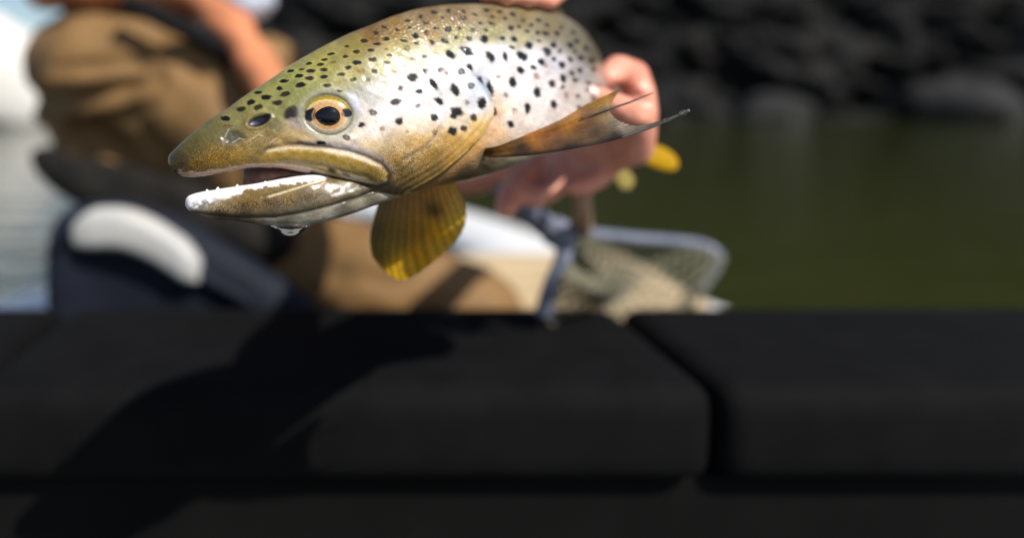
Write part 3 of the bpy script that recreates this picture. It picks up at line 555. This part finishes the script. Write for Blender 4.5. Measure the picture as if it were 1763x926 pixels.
def jaw_disp(p):
    h = .12 * wob(p, 14, 3) + .05 * wob(p, 5, 1)
    ln = np.array([(330, 366), (400, 374), (474, 374), (530, 364), (572, 353), (620, 338), (660, 322)], float); d, s, _ = pl_dist(p, ln)
    h += -.55 * np.exp(-(d / 3.5) ** 2) + .4 * np.exp(-((d - 9) / 7) ** 2) * (s < 0)
    d, _, _ = pl_dist(p, np.array([(452, 339), (500, 326), (560, 309)], float)); h -= .4 * np.exp(-(d / 2.5) ** 2)
    d, _, _ = pl_dist(p, np.array([(330, 345), (374, 334), (440, 324), (500, 314), (550, 306)], float)); h += .55 * np.exp(-(d / 8) ** 2)
    d, _, _ = pl_dist(p, np.array([(600, 350), (660, 330), (700, 316)], float)); h -= .3 * np.exp(-(d / 3) ** 2)
    return h * 1e-3
JC = [((325, 350), (196, 192, 190)), ((340, 345), (226, 222, 222)), ((370, 332), (238, 234, 236)), ((345, 362), (150, 132, 96)), ((375, 352), (176, 150, 100)), ((400, 345), (166, 136, 74)), ((380, 368), (74, 62, 44)), ((420, 362), (78, 66, 46)), ((430, 345), (166, 134, 52)), ((460, 348), (150, 120, 50)), ((470, 366), (70, 60, 44)), ((500, 340), (166, 138, 64)), ((520, 356), (80, 70, 52)),
      ((550, 325), (146, 120, 58)), ((560, 345), (110, 92, 56)), ((590, 320), (136, 114, 60)), ((600, 338), (110, 94, 60)), ((640, 322), (124, 106, 64)), ((670, 318), (120, 104, 66)), ((420, 382), (120, 112, 98)), ((470, 386), (190, 186, 176)), ((520, 382), (204, 200, 190)), ((570, 368), (204, 200, 188)), ((620, 354), (196, 190, 176)), ((660, 340), (190, 184, 168)), ((590, 358), (104, 98, 88)), ((640, 340), (92, 84, 72)), ((500, 372), (112, 104, 92)), ((690, 328), (176, 168, 148))]
def jaw_paint(p):
    col = field(p, JC, 260); col *= (1 + .1 * wob(p, 8, 3) + .06 * wob(p, 3, 9))[:, None]
    top = np.array([(320, 344), (338, 333), (374, 327), (410, 321), (442, 316), (491, 307.5), (539, 300), (570, 300)], float); d, s, al = pl_dist(p, top)
    lim = np.interp(p[:, 0], [318, 345, 370, 412, 420, 440, 500, 540, 575], [22, 22, 19, 16, 10, 10, 12, 13, 4])
    a = (1 - sstep(.8, 1.12, (d + 2.2 * wob(p, 5, 4) + 1.5 * wob(p, 2.2, 7)) / lim))[:, None] * sstep(578, 548, p[:, 0])[:, None]; col = col * (1 - a) + lin((236, 232, 236)) * a
    e = (np.exp(-ell(p, (350, 352), 22, 7, -12) ** 2) * (.5 + .8 * wob(p, 3.2, 5))).clip(0, .75)[:, None]; col = col * (1 - e) + lin((112, 110, 112)) * e
    d, _, _ = pl_dist(p, np.array([(462, 339), (500, 327), (560, 309)], float)); a = (.85 * np.exp(-(d / 2.0) ** 2))[:, None]; col = col * (1 - a) + lin((226, 214, 190)) * a
    d, _, _ = pl_dist(p, np.array([(330, 366), (400, 374), (474, 374), (530, 364), (572, 353), (620, 338), (660, 322)], float)); a = (.6 * np.exp(-(d / 2.6) ** 2))[:, None]; col = col * (1 - a) + lin((44, 36, 28)) * a
    speck = .95 * np.exp(-(pl_dist(p, np.array([(370, 362), (430, 356), (500, 348), (580, 332), (640, 318)], float))[0] / 14) ** 2)
    col = col ** 1.5; lum = col.mean(1, keepdims=True); col = lum + (col - lum) * .80; col[:, 1] += .05 * (col[:, 0] - col[:, 2])
    return np.clip(col, .003, .8), speck
def finish(V, I, disp, paint, thin=0):
    nr, M = V.shape[:2]; half = M // 2 + 1; near = V[:, :half].reshape(-1, 3); px = proj(near)
    h = disp(px).reshape(nr, half); col, sp = paint(px); col = col.reshape(nr, half, 3); sp = sp.reshape(nr, half)
    mj = mirror_j(M); n = grid_normals(V); c = (V - I['C'][:, None]); sg = np.sign(np.median((n * c).sum(-1)[20:-20])); n = n * sg
    fade = (np.abs(np.sin(np.arange(M) * 2 * math.pi / M)) ** .5)[None] * sstep(0, 8, np.arange(nr))[:, None]
    V2 = V + n * (h[:, mj] * fade)[:, :, None]
    return V2, col[:, mj].reshape(-1, 3), sp[:, mj].ravel(), px
BV2, bcol, bspk, bpx = finish(BV, BI, body_disp, body_paint)
JV, JI = loft(JAW, 260, 90, None, .8, .001)
JV2, jcol, jspk, jpx = finish(JV, JI, jaw_disp, jaw_paint)
nb_ = BV2.shape[0]; nj_ = JV2.shape[0]; BM = BV2.shape[1]; JM = JV2.shape[1]
Vall = np.vstack([BV2.reshape(-1, 3), JV2.reshape(-1, 3)])
Fall = np.vstack([loft_faces(nb_, BM), loft_faces(nj_, JM, nb_ * BM)])
# closed ends
caps = []
for off, nr, M in ((0, nb_, BM), (nb_ * BM, nj_, JM)):
    for r, fl in ((0, 1), (nr - 1, 0)):
        ring = off + r * M + np.arange(M); h = M // 2
        q = [[ring[k], ring[k + 1], ring[M - 1 - k], ring[(M - k) % M]] for k in range(0, h)]
        q = [x for x in q if len(set(x)) == 4]; caps += [x[::-1] for x in q] if fl else q
Fall = np.vstack([Fall, np.array(caps)])
me = gridmesh('brown_trout', Vall, Fall)
set_col(me, np.vstack([bcol, jcol])); set_f(me, np.concatenate([bspk, jspk]), 'speck')
opd, ops, _ = pl_dist(np.repeat(bpx.reshape(nb_, BM // 2 + 1, 2)[:, mirror_j(BM)].reshape(-1, 2), 1, 0), OPER)
allpx = bpx.reshape(nb_, BM // 2 + 1, 2)[:, mirror_j(BM)].reshape(-1, 2)
behind = (ops <= 0) * sstep(2, 14, opd) * sstep(560, 700, allpx[:, 0])
behind = np.maximum(behind * .55, 2.3 * sstep(600, 660, allpx[:, 0]) * sstep(85, 50, allpx[:, 1]))
set_f(me, np.concatenate([behind, np.zeros(nj_ * JM)]), 'scaly')
arc = np.concatenate([[0], np.cumsum(np.linalg.norm(np.diff(BI['C'], axis=0), axis=1))])
SU = np.repeat(arc[:, None], BM, 1); SVv = (np.minimum(np.arange(BM), BM - np.arange(BM))[None] / (BM / 2)) * np.repeat(np.linalg.norm(BI['U'], axis=1)[:, None], BM, 1) * 3.0
a = me.attributes.new('suv', 'FLOAT_VECTOR', 'POINT'); buf = np.zeros((len(Vall), 3), np.float32); buf[:nb_ * BM, 0] = SU.ravel(); buf[:nb_ * BM, 1] = SVv.ravel(); a.data.foreach_set('vector', buf.ravel())

m_fish, nt, b = mat('trout_skin', (.5, .5, .4), .42, IOR=1.4, Specular_IOR_Level=.28)
ca = attr(nt, 'Col').outputs['Color']; sp = attr(nt, 'speck').outputs['Fac']; sc = attr(nt, 'scaly').outputs['Fac']; suv = attr(nt, 'suv').outputs['Vector']
fine = ramp(nt, noise(nt, 1500, 3, .6), [(.30, (.78, .78, .78)), (.72, (1.12, 1.12, 1.12))])
c1 = mul(nt, ca, fine)
spk = ramp(nt, noise(nt, 2600, 2, .7), [(.42, (.10, .085, .06)), (.58, (1.3, 1.24, 1.1))]); c2 = mul(nt, c1, spk, 'MULTIPLY', sp)
# scales: staggered cells
mp = nt.nodes.new('ShaderNodeMapping'); mp.inputs['Scale'].default_value = (560, 640, 1); nt.links.new(suv, mp.inputs[0])
vo = nt.nodes.new('ShaderNodeTexVoronoi'); vo.inputs['Scale'].default_value = 1; vo.inputs['Randomness'].default_value = .7; nt.links.new(mp.outputs[0], vo.inputs['Vector'])
sh = ramp(nt, vo.outputs['Distance'], [(.15, (1.04, 1.04, 1.04)), (.62, (.84, .84, .84))]); c3 = mul(nt, c2, sh, 'MULTIPLY', sc)
nt.links.new(c3, b.inputs['Base Color'])
b.inputs['Coat Weight'].default_value = .65; b.inputs['Coat Roughness'].default_value = .06; b.inputs['Coat IOR'].default_value = 1.33
b.inputs['Subsurface Weight'].default_value = .05; b.inputs['Subsurface Radius'].default_value = (.4, .25, .15); b.inputs['Subsurface Scale'].default_value = .003
n1 = bump(nt, b, noise(nt, 900, 4, .6), .3, .0004); n1 = bump(nt, b, noise(nt, 260, 3, .5), .22, .0010, n1)
mm = nt.nodes.new('ShaderNodeMath'); mm.operation = 'MULTIPLY'; nt.links.new(vo.outputs['Distance'], mm.inputs[0]); nt.links.new(sc, mm.inputs[1])
n2 = bump(nt, b, mm.outputs[0], .42, -.0008, n1); nt.links.new(n2, b.inputs['Coat Normal'])
trout = link('brown_trout', me, m_fish, label='large spotted brown trout with open mouth held up by two hands', cat='fish')

# surface lookup on the near flank
nearV = BV2[:, :BM // 2 + 1].reshape(-1, 3)
def surf(u, v):
    i = np.argmin(((bpx - np.array([u, v])) ** 2).sum(1) + 1e6 * 0); return nearV[i], i // (BM // 2 + 1)
def mirror(pts, ring):
    c = BI['C'][ring]; s = BI['side'][ring]; q = pts - c; return pts - 2 * (q @ s)[:, None] * s

# eyes
m_eye, nt, b = mat('eye_surface', (.2, .2, .2), .12, IOR=1.4); nt.links.new(attr(nt, 'Col').outputs['Color'], b.inputs['Base Color'])
b.inputs['Coat Weight'].default_value = 1.0; b.inputs['Coat Roughness'].default_value = .02; b.inputs['Coat IOR'].default_value = 1.38
m_pup, _, _ = mat('pupil_black', (.003, .004, .007), .03, Specular_IOR_Level=.35)
ep, er = surf(565, 197)
e_c, e_U, e_s = BI['C'][er], BI['U'][er] / np.linalg.norm(BI['U'][er]), BI['side'][er]
sl_ = BV[er - 20, 95] * 0; tl = BI['C'][er + 6] - BI['C'][er - 6]; tl /= np.linalg.norm(tl); vup = np.cross(tl, e_s); vup *= np.sign(vup @ e_U)
_p = [surf(*q)[0] for q in ((512, 198), (618, 198), (562, 152), (568, 244))]; _n = np.cross(_p[1] - _p[0], _p[2] - _p[3]); _n /= np.linalg.norm(_n); _n *= np.sign(_n @ e_s)
e_s0 = e_s; e_s = _n; tl = _p[1] - _p[0]; tl /= np.linalg.norm(tl); vup = np.cross(tl, e_s); vup *= np.sign(vup @ e_U)
base = e_c + ((ep - e_c) @ tl) * tl + ((ep - e_c) @ vup) * vup
# flank plane at the eye
rim, _ = surf(565, 240); rim2, _ = surf(565, 154); off = ((sum(_p) / 4 - e_c) @ e_s)
sk = KPX * .248
nr_, na = 40, 96; rr = np.linspace(0, 1, nr_); aa = np.arange(na) * 2 * math.pi / na
RX, RY, BULGE = 45 * sk / abs(tl @ RGT), 37.0 * sk, 3.6e-3
ev = []
for r in rr:
    z = off - .0021 + BULGE * math.sqrt(max(0, 1 - (r * .93) ** 2)) - .0
    for a_ in aa: ev.append(e_c + ((ep - e_c) @ tl + RX * r * math.cos(a_)) * tl + ((ep - e_c) @ vup + RY * r * math.sin(a_)) * vup + z * e_s)
ev = np.array(ev); epx = proj(ev)
def eye_paint(p):
    col = np.tile(lin((190, 160, 110)), (len(p), 1))
    def over(c, a):
        nonlocal col; a = np.clip(a, 0, 1)[:, None]; col = col * (1 - a) + lin(c) * a
    e2 = ell(p, (565, 198), 41, 33, 3); pu = ell(p, (565, 201), 20.8, 15.8, 6)
    over((150, 150, 148), sstep(1.55, 1.75, pu) * (p[:, 1] > 200)); over((214, 186, 140), np.exp(-((pu - 1.75) / .18) ** 2) * (p[:, 1] < 198))
    over((226, 206, 184), np.exp(-((pu - 1.45) / .18) ** 2) * (p[:, 1] > 198) * .8)
    over((130, 116, 30), sstep(1.85, 2.0, pu) * sstep(196, 190, p[:, 1])); over((176, 152, 24), .8 * np.exp(-((pu - 2.05) / .12) ** 2) * sstep(192, 182, p[:, 1]))
    over((150, 146, 108), sstep(.93, 1.03, e2)); over((96, 88, 76), .7 * np.exp(-((e2 - 1.06) / .05) ** 2) * (p[:, 1] < 196))
    over((206, 196, 176), .6 * np.exp(-((e2 - .93) / .05) ** 2) * (p[:, 1] > 208))
    j = .12 * wob(p, 3, 2)
    over((18, 16, 26), 1 - sstep(.85, 1.15, ell(p, (535, 198), 10.5, 11.5, 30) + j)); over((18, 16, 26), 1 - sstep(.85, 1.15, ell(p, (597, 194.5), 9.5, 7.5, 10) + j))
    over((232, 160, 84), .9 * np.exp(-((pu - 1.09) / .055) ** 2)); over((206, 170, 128), .6 * np.exp(-((pu - 1.3) / .08) ** 2))
    col = col ** 1.2 * .84; col *= (1 + .16 * wob(p, 2.0, 3))[:, None]; over((4, 5, 8), 1 - sstep(.98, 1.04, pu)); return np.clip(col, .002, .85)
ecol = eye_paint(epx)
ef = [(i * na + k, i * na + (k + 1) % na, (i + 1) * na + (k + 1) % na, (i + 1) * na + k) for i in range(nr_ - 1) for k in range(na)]
for sgn in (1, -1):
    V_ = ev if sgn == 1 else mirror(ev, er)
    me = gridmesh('eye', V_, np.array(ef if sgn == 1 else [f[::-1] for f in ef])); set_col(me, ecol); eo = link('eye', me, m_eye, trout, label='gold ringed eye with black pupil' if sgn == 1 else None)
    # pupil: slightly domed, front pinched
    pv = []
    zc = lambda x, y: off - .0021 + BULGE * math.sqrt(max(0, 1 - .93 ** 2 * min(1, (x / RX) ** 2 + (y / RY) ** 2)))
    pc = P(565., 201., (ep - CAM) @ FWD) ; x0 = (pc - e_c) @ tl; y0 = (pc - e_c) @ vup; cx = (ep - e_c) @ tl; cy = (ep - e_c) @ vup
    for r in np.linspace(0, 1, 14):
        for a_ in np.arange(60) * 2 * math.pi / 60:
            sx = 1.12 if math.cos(a_) < 0 else 1.0; k = 1 - (.10 * max(0, -math.cos(a_)) ** 3 * 0)
            x = x0 - cx + r * 20.3 * sk / abs(tl @ RGT) * math.cos(a_) * sx; y = y0 - cy + r * 15.4 * sk * math.sin(a_) * (1 - .25 * max(0, -math.cos(a_)))
            pv.append(e_c + (cx + x) * tl + (cy + y) * vup + (zc(x, y) + .0002 + .0006 * (1 - r ** 2)) * e_s)
    pv = np.array(pv); pv = pv if sgn == 1 else mirror(pv, er)
    pf = [(i * 60 + k, i * 60 + (k + 1) % 60, (i + 1) * 60 + (k + 1) % 60, (i + 1) * 60 + k) for i in range(13) for k in range(60)]
    link('pupil', gridmesh('pupil', pv, np.array(pf)), m_pup, eo)

# mouth lining and teeth
m_lin = noisy('mouth_lining', (.10, .045, .03), (.2, .10, .075), 300, .4, .2, .0005)
lp = np.array([(420, 291), (450, 284), (500, 285), (545, 292), (552, 303), (530, 306), (491, 312), (445, 321), (418, 326)], float)
for sgn in (0, 1):
    cc = lp.mean(0); V = []; F = []; n = len(lp)
    for r in np.linspace(0, 1, 6):
        for q in lp:
            w = cc + (q - cc) * r; V.append(P(w[0], w[1], .2625 + .004 * sgn - .006 * (1 - r ** 2) * (1 - sgn) + .004 * (w[0] - 480) / 60 * 0))
    for i in range(5):
        for k in range(n): F.append((i * n + k, i * n + (k + 1) % n, (i + 1) * n + (k + 1) % n, (i + 1) * n + k))
    if sgn == 0: Vs, Fs = V, F
    else:
        o_ = len(Vs); Vs = Vs + V; Fs = Fs + [tuple(i + o_ for i in f[::-1]) for f in F] + [(5 * n + k, 5 * n + (k + 1) % n, o_ + 5 * n + (k + 1) % n, o_ + 5 * n + k) for k in range(n)]
link('mouth_lining', pymesh('mouth_lining', Vs, Fs), m_lin, trout)
m_tooth, _, _ = mat('tooth', (.82, .80, .76), .25, Coat_Weight=.5)
for (u, v, h, lean, up) in ((357, 330, 4, -1, 1), (374, 327, 5, 2, 1), (408, 322, 4.5, 1, 1), (456, 315, 3, 1, 1)):
    pts = [P(float(u), v + up * 4., .2505 + .0000), P(u + lean * .4, v - up * h * .4, .2503), P(u + float(lean), v - up * float(h), .2502)]
    V, F = tube(pts, np.array([4.2, 3.0, .7]) * KPX * .25, 10); link('tooth', pymesh('tooth', V, F), m_tooth, trout)

# fins
def fin(name, rays, paint, nu=90, nv=120, corr=.00022, period=5.0, thick=.00045, parent=trout, label=None, fray=0.0):
    rs = np.array([spline(r, np.linspace(0, len(r) - 1, nu)) for r in rays]); G = np.zeros((nv, nu, 3)); tv = np.linspace(0, len(rays) - 1, nv)
    for k in range(nu): G[:, k] = spline(rs[:, k], tv)
    px = G[..., :2].copy(); W = P(G[..., 0], G[..., 1], G[..., 2]); n = np.cross(np.gradient(W, axis=0), np.gradient(W, axis=1)); n /= np.linalg.norm(n, axis=2, keepdims=True) + 1e-12
    wv = corr * np.cos(np.arange(nv) * 2 * math.pi / period)[:, None] * np.linspace(1, .6, nu)[None]
    th = thick * np.linspace(1.8, .6, nu)[None, :, None]
    A_ = W + n * wv[..., None] + n * th; B_ = W + n * wv[..., None] - n * th; V = np.vstack([A_.reshape(-1, 3), B_.reshape(-1, 3)]); N = nv * nu
    idx = np.arange(N).reshape(nv, nu); q = np.stack([idx[:-1, :-1], idx[1:, :-1], idx[1:, 1:], idx[:-1, 1:]], -1).reshape(-1, 4)
    ring = np.concatenate([idx[0, :], idx[1:, -1], idx[-1, -2::-1], idx[-2:0:-1, 0]]); r2 = np.roll(ring, -1); rim = np.stack([ring, r2, r2 + N, ring + N], -1)
    me = gridmesh(name, V, np.vstack([q, q[:, ::-1] + N, rim])); rayv = .5 + .5 * np.cos(np.arange(nv) * 2 * math.pi / period)
    c = paint(px.reshape(-1, 2), np.repeat(rayv, nu)); set_col(me, np.vstack([c, c])); return link(name, me, m_fin, parent, label=label)
m_fin, nt, b = mat('fin_membrane', (.4, .3, .1), .35); fc = mul(nt, attr(nt, 'Col').outputs['Color'], ramp(nt, noise(nt, 700, 4), [(.3, (.7, .7, .7)), (.7, (1.15, 1.15, 1.15))])); nt.links.new(fc, b.inputs['Base Color'])
b.inputs['Coat Weight'].default_value = .15; b.inputs['Coat Roughness'].default_value = .15; b.inputs['Roughness'].default_value = .5; b.inputs['Specular IOR Level'].default_value = .3
tr = nt.nodes.new('ShaderNodeBsdfTranslucent'); nt.links.new(fc, tr.inputs[0]); mx = nt.nodes.new('ShaderNodeMixShader'); mx.inputs[0].default_value = .42
nt.links.new(b.outputs[0], mx.inputs[1]); nt.links.new(tr.outputs[0], mx.inputs[2]); nt.links.new(mx.outputs[0], nt.nodes['Material Output'].inputs[0])
def cblend(p, ctrl): return field(p, ctrl, 120)
D0 = .2655
near_rays = [[(834, 257, D0 + .006), (856, 252, D0), (916, 229, .268), (967, 207, .27), (1013, 179, .272), (1067, 155, .272)], [(833, 259, D0 + .006), (855, 255, D0), (915, 235, .267), (975, 212, .268), (1020, 190, .270), (1054, 176, .270)],
             [(832, 260, D0 + .006), (854, 257, D0), (910, 241, .266), (965, 222, .267), (1015, 202, .268), (1048, 187, .268)], [(832, 261, D0 + .006), (854, 259.5, D0), (910, 247, .265), (965, 231, .266), (1012, 212, .266), (1054, 199, .266)],
             [(832, 262, D0 + .006), (854, 262, D0), (910, 252, .264), (965, 240, .264), (1020, 222, .264), (1070, 211, .263)], [(832, 264, D0 + .006), (854, 265, D0), (910, 258, .263), (970, 248, .262), (1035, 233, .261), (1108, 217, .258)],
             [(832, 267, D0 + .006), (854, 271, D0), (912, 267, .262), (985, 256, .260), (1075, 236, .258), (1186, 191, .253)]]
def np_paint(p, ray):
    c = cblend(p, [((860, 258), (150, 110, 60)), ((920, 232), (170, 112, 40)), ((980, 205), (178, 120, 24)), ((1030, 172), (186, 132, 18)), ((1062, 158), (150, 106, 20)), ((950, 232), (150, 92, 36)), ((1010, 205), (120, 76, 34)), ((1045, 190), (150, 128, 92)), ((960, 245), (96, 62, 34)), ((1030, 225), (80, 58, 42)), ((1075, 214), (170, 156, 140)), ((900, 262), (60, 46, 34)), ((980, 256), (42, 34, 28)), ((1060, 238), (46, 38, 30)), ((1110, 218), (120, 112, 100)), ((1150, 205), (60, 56, 50)), ((1184, 192), (190, 186, 180))])
    d, _, _ = pl_dist(p, np.array([(845, 272), (912, 267), (985, 256), (1075, 236), (1186, 191)], float)); a = (.8 * np.exp(-(d / 4) ** 2) * sstep(1120, 1060, p[:, 0]))[:, None]; c = c * (1 - a) + lin((28, 24, 22)) * a
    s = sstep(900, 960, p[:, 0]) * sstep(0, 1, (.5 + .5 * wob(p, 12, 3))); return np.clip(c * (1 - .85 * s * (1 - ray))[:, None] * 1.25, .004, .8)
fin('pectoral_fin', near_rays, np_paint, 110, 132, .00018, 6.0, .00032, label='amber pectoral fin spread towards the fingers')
V, F = tube(pxs([(1000, 204, .2665), (1045, 189, .267), (1085, 176, .267), (1124, 160, .268)], 20), np.linspace(.00015, .00015, 20) + .0003 * np.sin(np.linspace(.1, 2.9, 20)), 8); m_dray, _, _ = mat('dark_ray', (.05, .032, .02), .5); link('fin_ray', pymesh('fin_ray', V, F), m_dray, trout)
m_gray, _, _ = mat('wet_ray', (.085, .075, .065), .2, Coat_Weight=.6)
V, F = tube(pxs([(1070, 237, .2580), (1110, 224, .2565), (1150, 207, .2545), (1187, 190, .2528)], 24), np.linspace(.0004, .0006, 24), 8); link('fin_ray', pymesh('fin_ray', V, F), m_gray, trout)
D1 = .292
far_rays = [[(660, 322, D1), (645, 370, .30), (637, 411, .304), (641, 441, .306)], [(676, 322, D1), (662, 380, .30), (654, 430, .305), (662, 466, .308)], [(694, 320, D1), (685, 380, .30), (680, 440, .306), (690, 482, .31)], [(712, 318, D1), (710, 380, .30), (710, 430, .307), (720, 470, .31)],
            [(732, 314, D1), (738, 370, .30), (745, 410, .305), (757, 441, .308)], [(750, 312, D1), (762, 355, .298), (773, 388, .303), (785, 415, .306)], [(764, 308, D1), (778, 335, .296), (790, 362, .30), (801, 384, .303)], [(774, 306, D1), (786, 322, .296), (795, 338, .298), (801, 354, .30)]]
def fp_paint(p, ray):
    c = cblend(p, [((660, 345), (110, 92, 62)), ((645, 400), (84, 72, 34)), ((650, 440), (96, 80, 24)), ((690, 345), (140, 106, 60)), ((690, 410), (118, 94, 40)), ((680, 470), (186, 146, 20)), ((700, 460), (184, 146, 30)), ((730, 340), (150, 110, 56)), ((725, 400), (140, 100, 28)), ((720, 440), (176, 130, 14)), ((750, 400), (190, 138, 14)), ((770, 345), (180, 138, 60)), ((790, 380), (196, 158, 50)), ((760, 430), (184, 146, 40)), ((785, 350), (190, 150, 70))])
    e = ell(p, (748, 361), 17, 15, 30); a = (.85 * np.exp(-e ** 2))[:, None]; c = c * (1 - a) + lin((44, 26, 12)) * a
    return np.clip(c * (1 - .38 * (1 - ray))[:, None] * 1.9, .004, .8)  # fin colours raised to stand in for light shining through the membrane
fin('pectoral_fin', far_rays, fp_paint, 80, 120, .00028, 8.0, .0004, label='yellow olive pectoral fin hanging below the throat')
def plain(c, ends=None):
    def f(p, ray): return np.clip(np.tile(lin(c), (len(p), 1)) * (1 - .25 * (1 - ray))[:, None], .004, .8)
    return f
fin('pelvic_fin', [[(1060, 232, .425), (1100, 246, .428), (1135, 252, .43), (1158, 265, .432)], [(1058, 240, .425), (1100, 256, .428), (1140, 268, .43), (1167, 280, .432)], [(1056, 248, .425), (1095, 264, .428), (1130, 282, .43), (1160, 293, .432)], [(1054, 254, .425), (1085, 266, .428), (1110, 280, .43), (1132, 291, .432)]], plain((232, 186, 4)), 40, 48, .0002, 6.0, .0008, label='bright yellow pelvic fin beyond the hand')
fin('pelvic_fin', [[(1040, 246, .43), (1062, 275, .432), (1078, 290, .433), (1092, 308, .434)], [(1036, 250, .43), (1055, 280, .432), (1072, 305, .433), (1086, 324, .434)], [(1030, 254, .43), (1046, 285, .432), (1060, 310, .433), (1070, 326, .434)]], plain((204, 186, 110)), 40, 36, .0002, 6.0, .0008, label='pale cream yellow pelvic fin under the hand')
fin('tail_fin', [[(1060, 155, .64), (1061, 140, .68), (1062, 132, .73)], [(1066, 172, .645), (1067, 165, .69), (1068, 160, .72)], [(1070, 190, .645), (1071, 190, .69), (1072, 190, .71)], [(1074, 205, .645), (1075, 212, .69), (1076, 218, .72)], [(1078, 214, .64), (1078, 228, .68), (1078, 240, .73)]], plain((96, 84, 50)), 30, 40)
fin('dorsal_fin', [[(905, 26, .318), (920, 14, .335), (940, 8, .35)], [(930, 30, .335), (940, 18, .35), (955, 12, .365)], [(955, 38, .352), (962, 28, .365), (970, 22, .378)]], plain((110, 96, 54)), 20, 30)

# ------------------------------------------------------------------ water drops
m_drop, nt, b = mat('water_drop', (1, 1, 1), .0, IOR=1.33, Transmission_Weight=1.0)
def drop(prof, u0, d, label, sq=1.0, n=40):
    V = []; F = []
    for hw, v in prof:
        for k in range(n):
            a_ = 2 * math.pi * k / n; q = P(u0 + hw * math.cos(a_), v, d); V.append(q + FWD * hw * sq * KPX * d * math.sin(a_))
    for i in range(len(prof) - 1):
        for k in range(n): F.append((i * n + k, i * n + (k + 1) % n, (i + 1) * n + (k + 1) % n, (i + 1) * n + k))
    F += [tuple(range(n))[::-1], tuple((len(prof) - 1) * n + k for k in range(n))]
    return link('water_drop', pymesh('water_drop', V, F), m_drop, label=label, cat='water drop')
drop([(12, 376.), (26, 383.), (34, 388.), (31, 391.5), (26, 395), (22, 399), (18, 402.5), (14, 405), (9, 407), (3, 408)], 500., .2535, 'clear hanging water drop under the chin of the trout', .75)
m_bead, _, _ = mat('water_bead', (1, 1, 1), .0, IOR=1.33, Transmission_Weight=1.0)
def bead(u, v, d, r, label):
    bm = bmesh.new(); bmesh.ops.create_icosphere(bm, subdivisions=3, radius=r * KPX * d); 
    for w in bm.verts: w.co.x *= 1.25
    me = bpy.data.meshes.new('water_bead'); bm.to_mesh(me); bm.free(); o = link('water_bead', me, m_bead, label=label, cat='water drop'); o.location = P(float(u), float(v), d)
bead(1177, 194, .2527, 5, 'water bead on the very tip of the amber pectoral fin')
bead(1149, 206.5, .2540, 4.5, 'water bead further down the tip of the amber fin')
q, _ = surf(846, 262); bead(846, 262, (q - CAM) @ FWD - .0004, 4, 'water bead at the root of the amber fin')
q, _ = surf(885, 191); bead(885, 191, (q - CAM) @ FWD, 5, 'water bead on the white flank behind the gill cover')
q, _ = surf(810, 249); bead(810, 249, (q - CAM) @ FWD, 4, 'water bead on the gold gill edge')
q, _ = surf(699, 84); bead(701, 84, (q - CAM) @ FWD, 5, 'water bead on the olive nape of the trout')
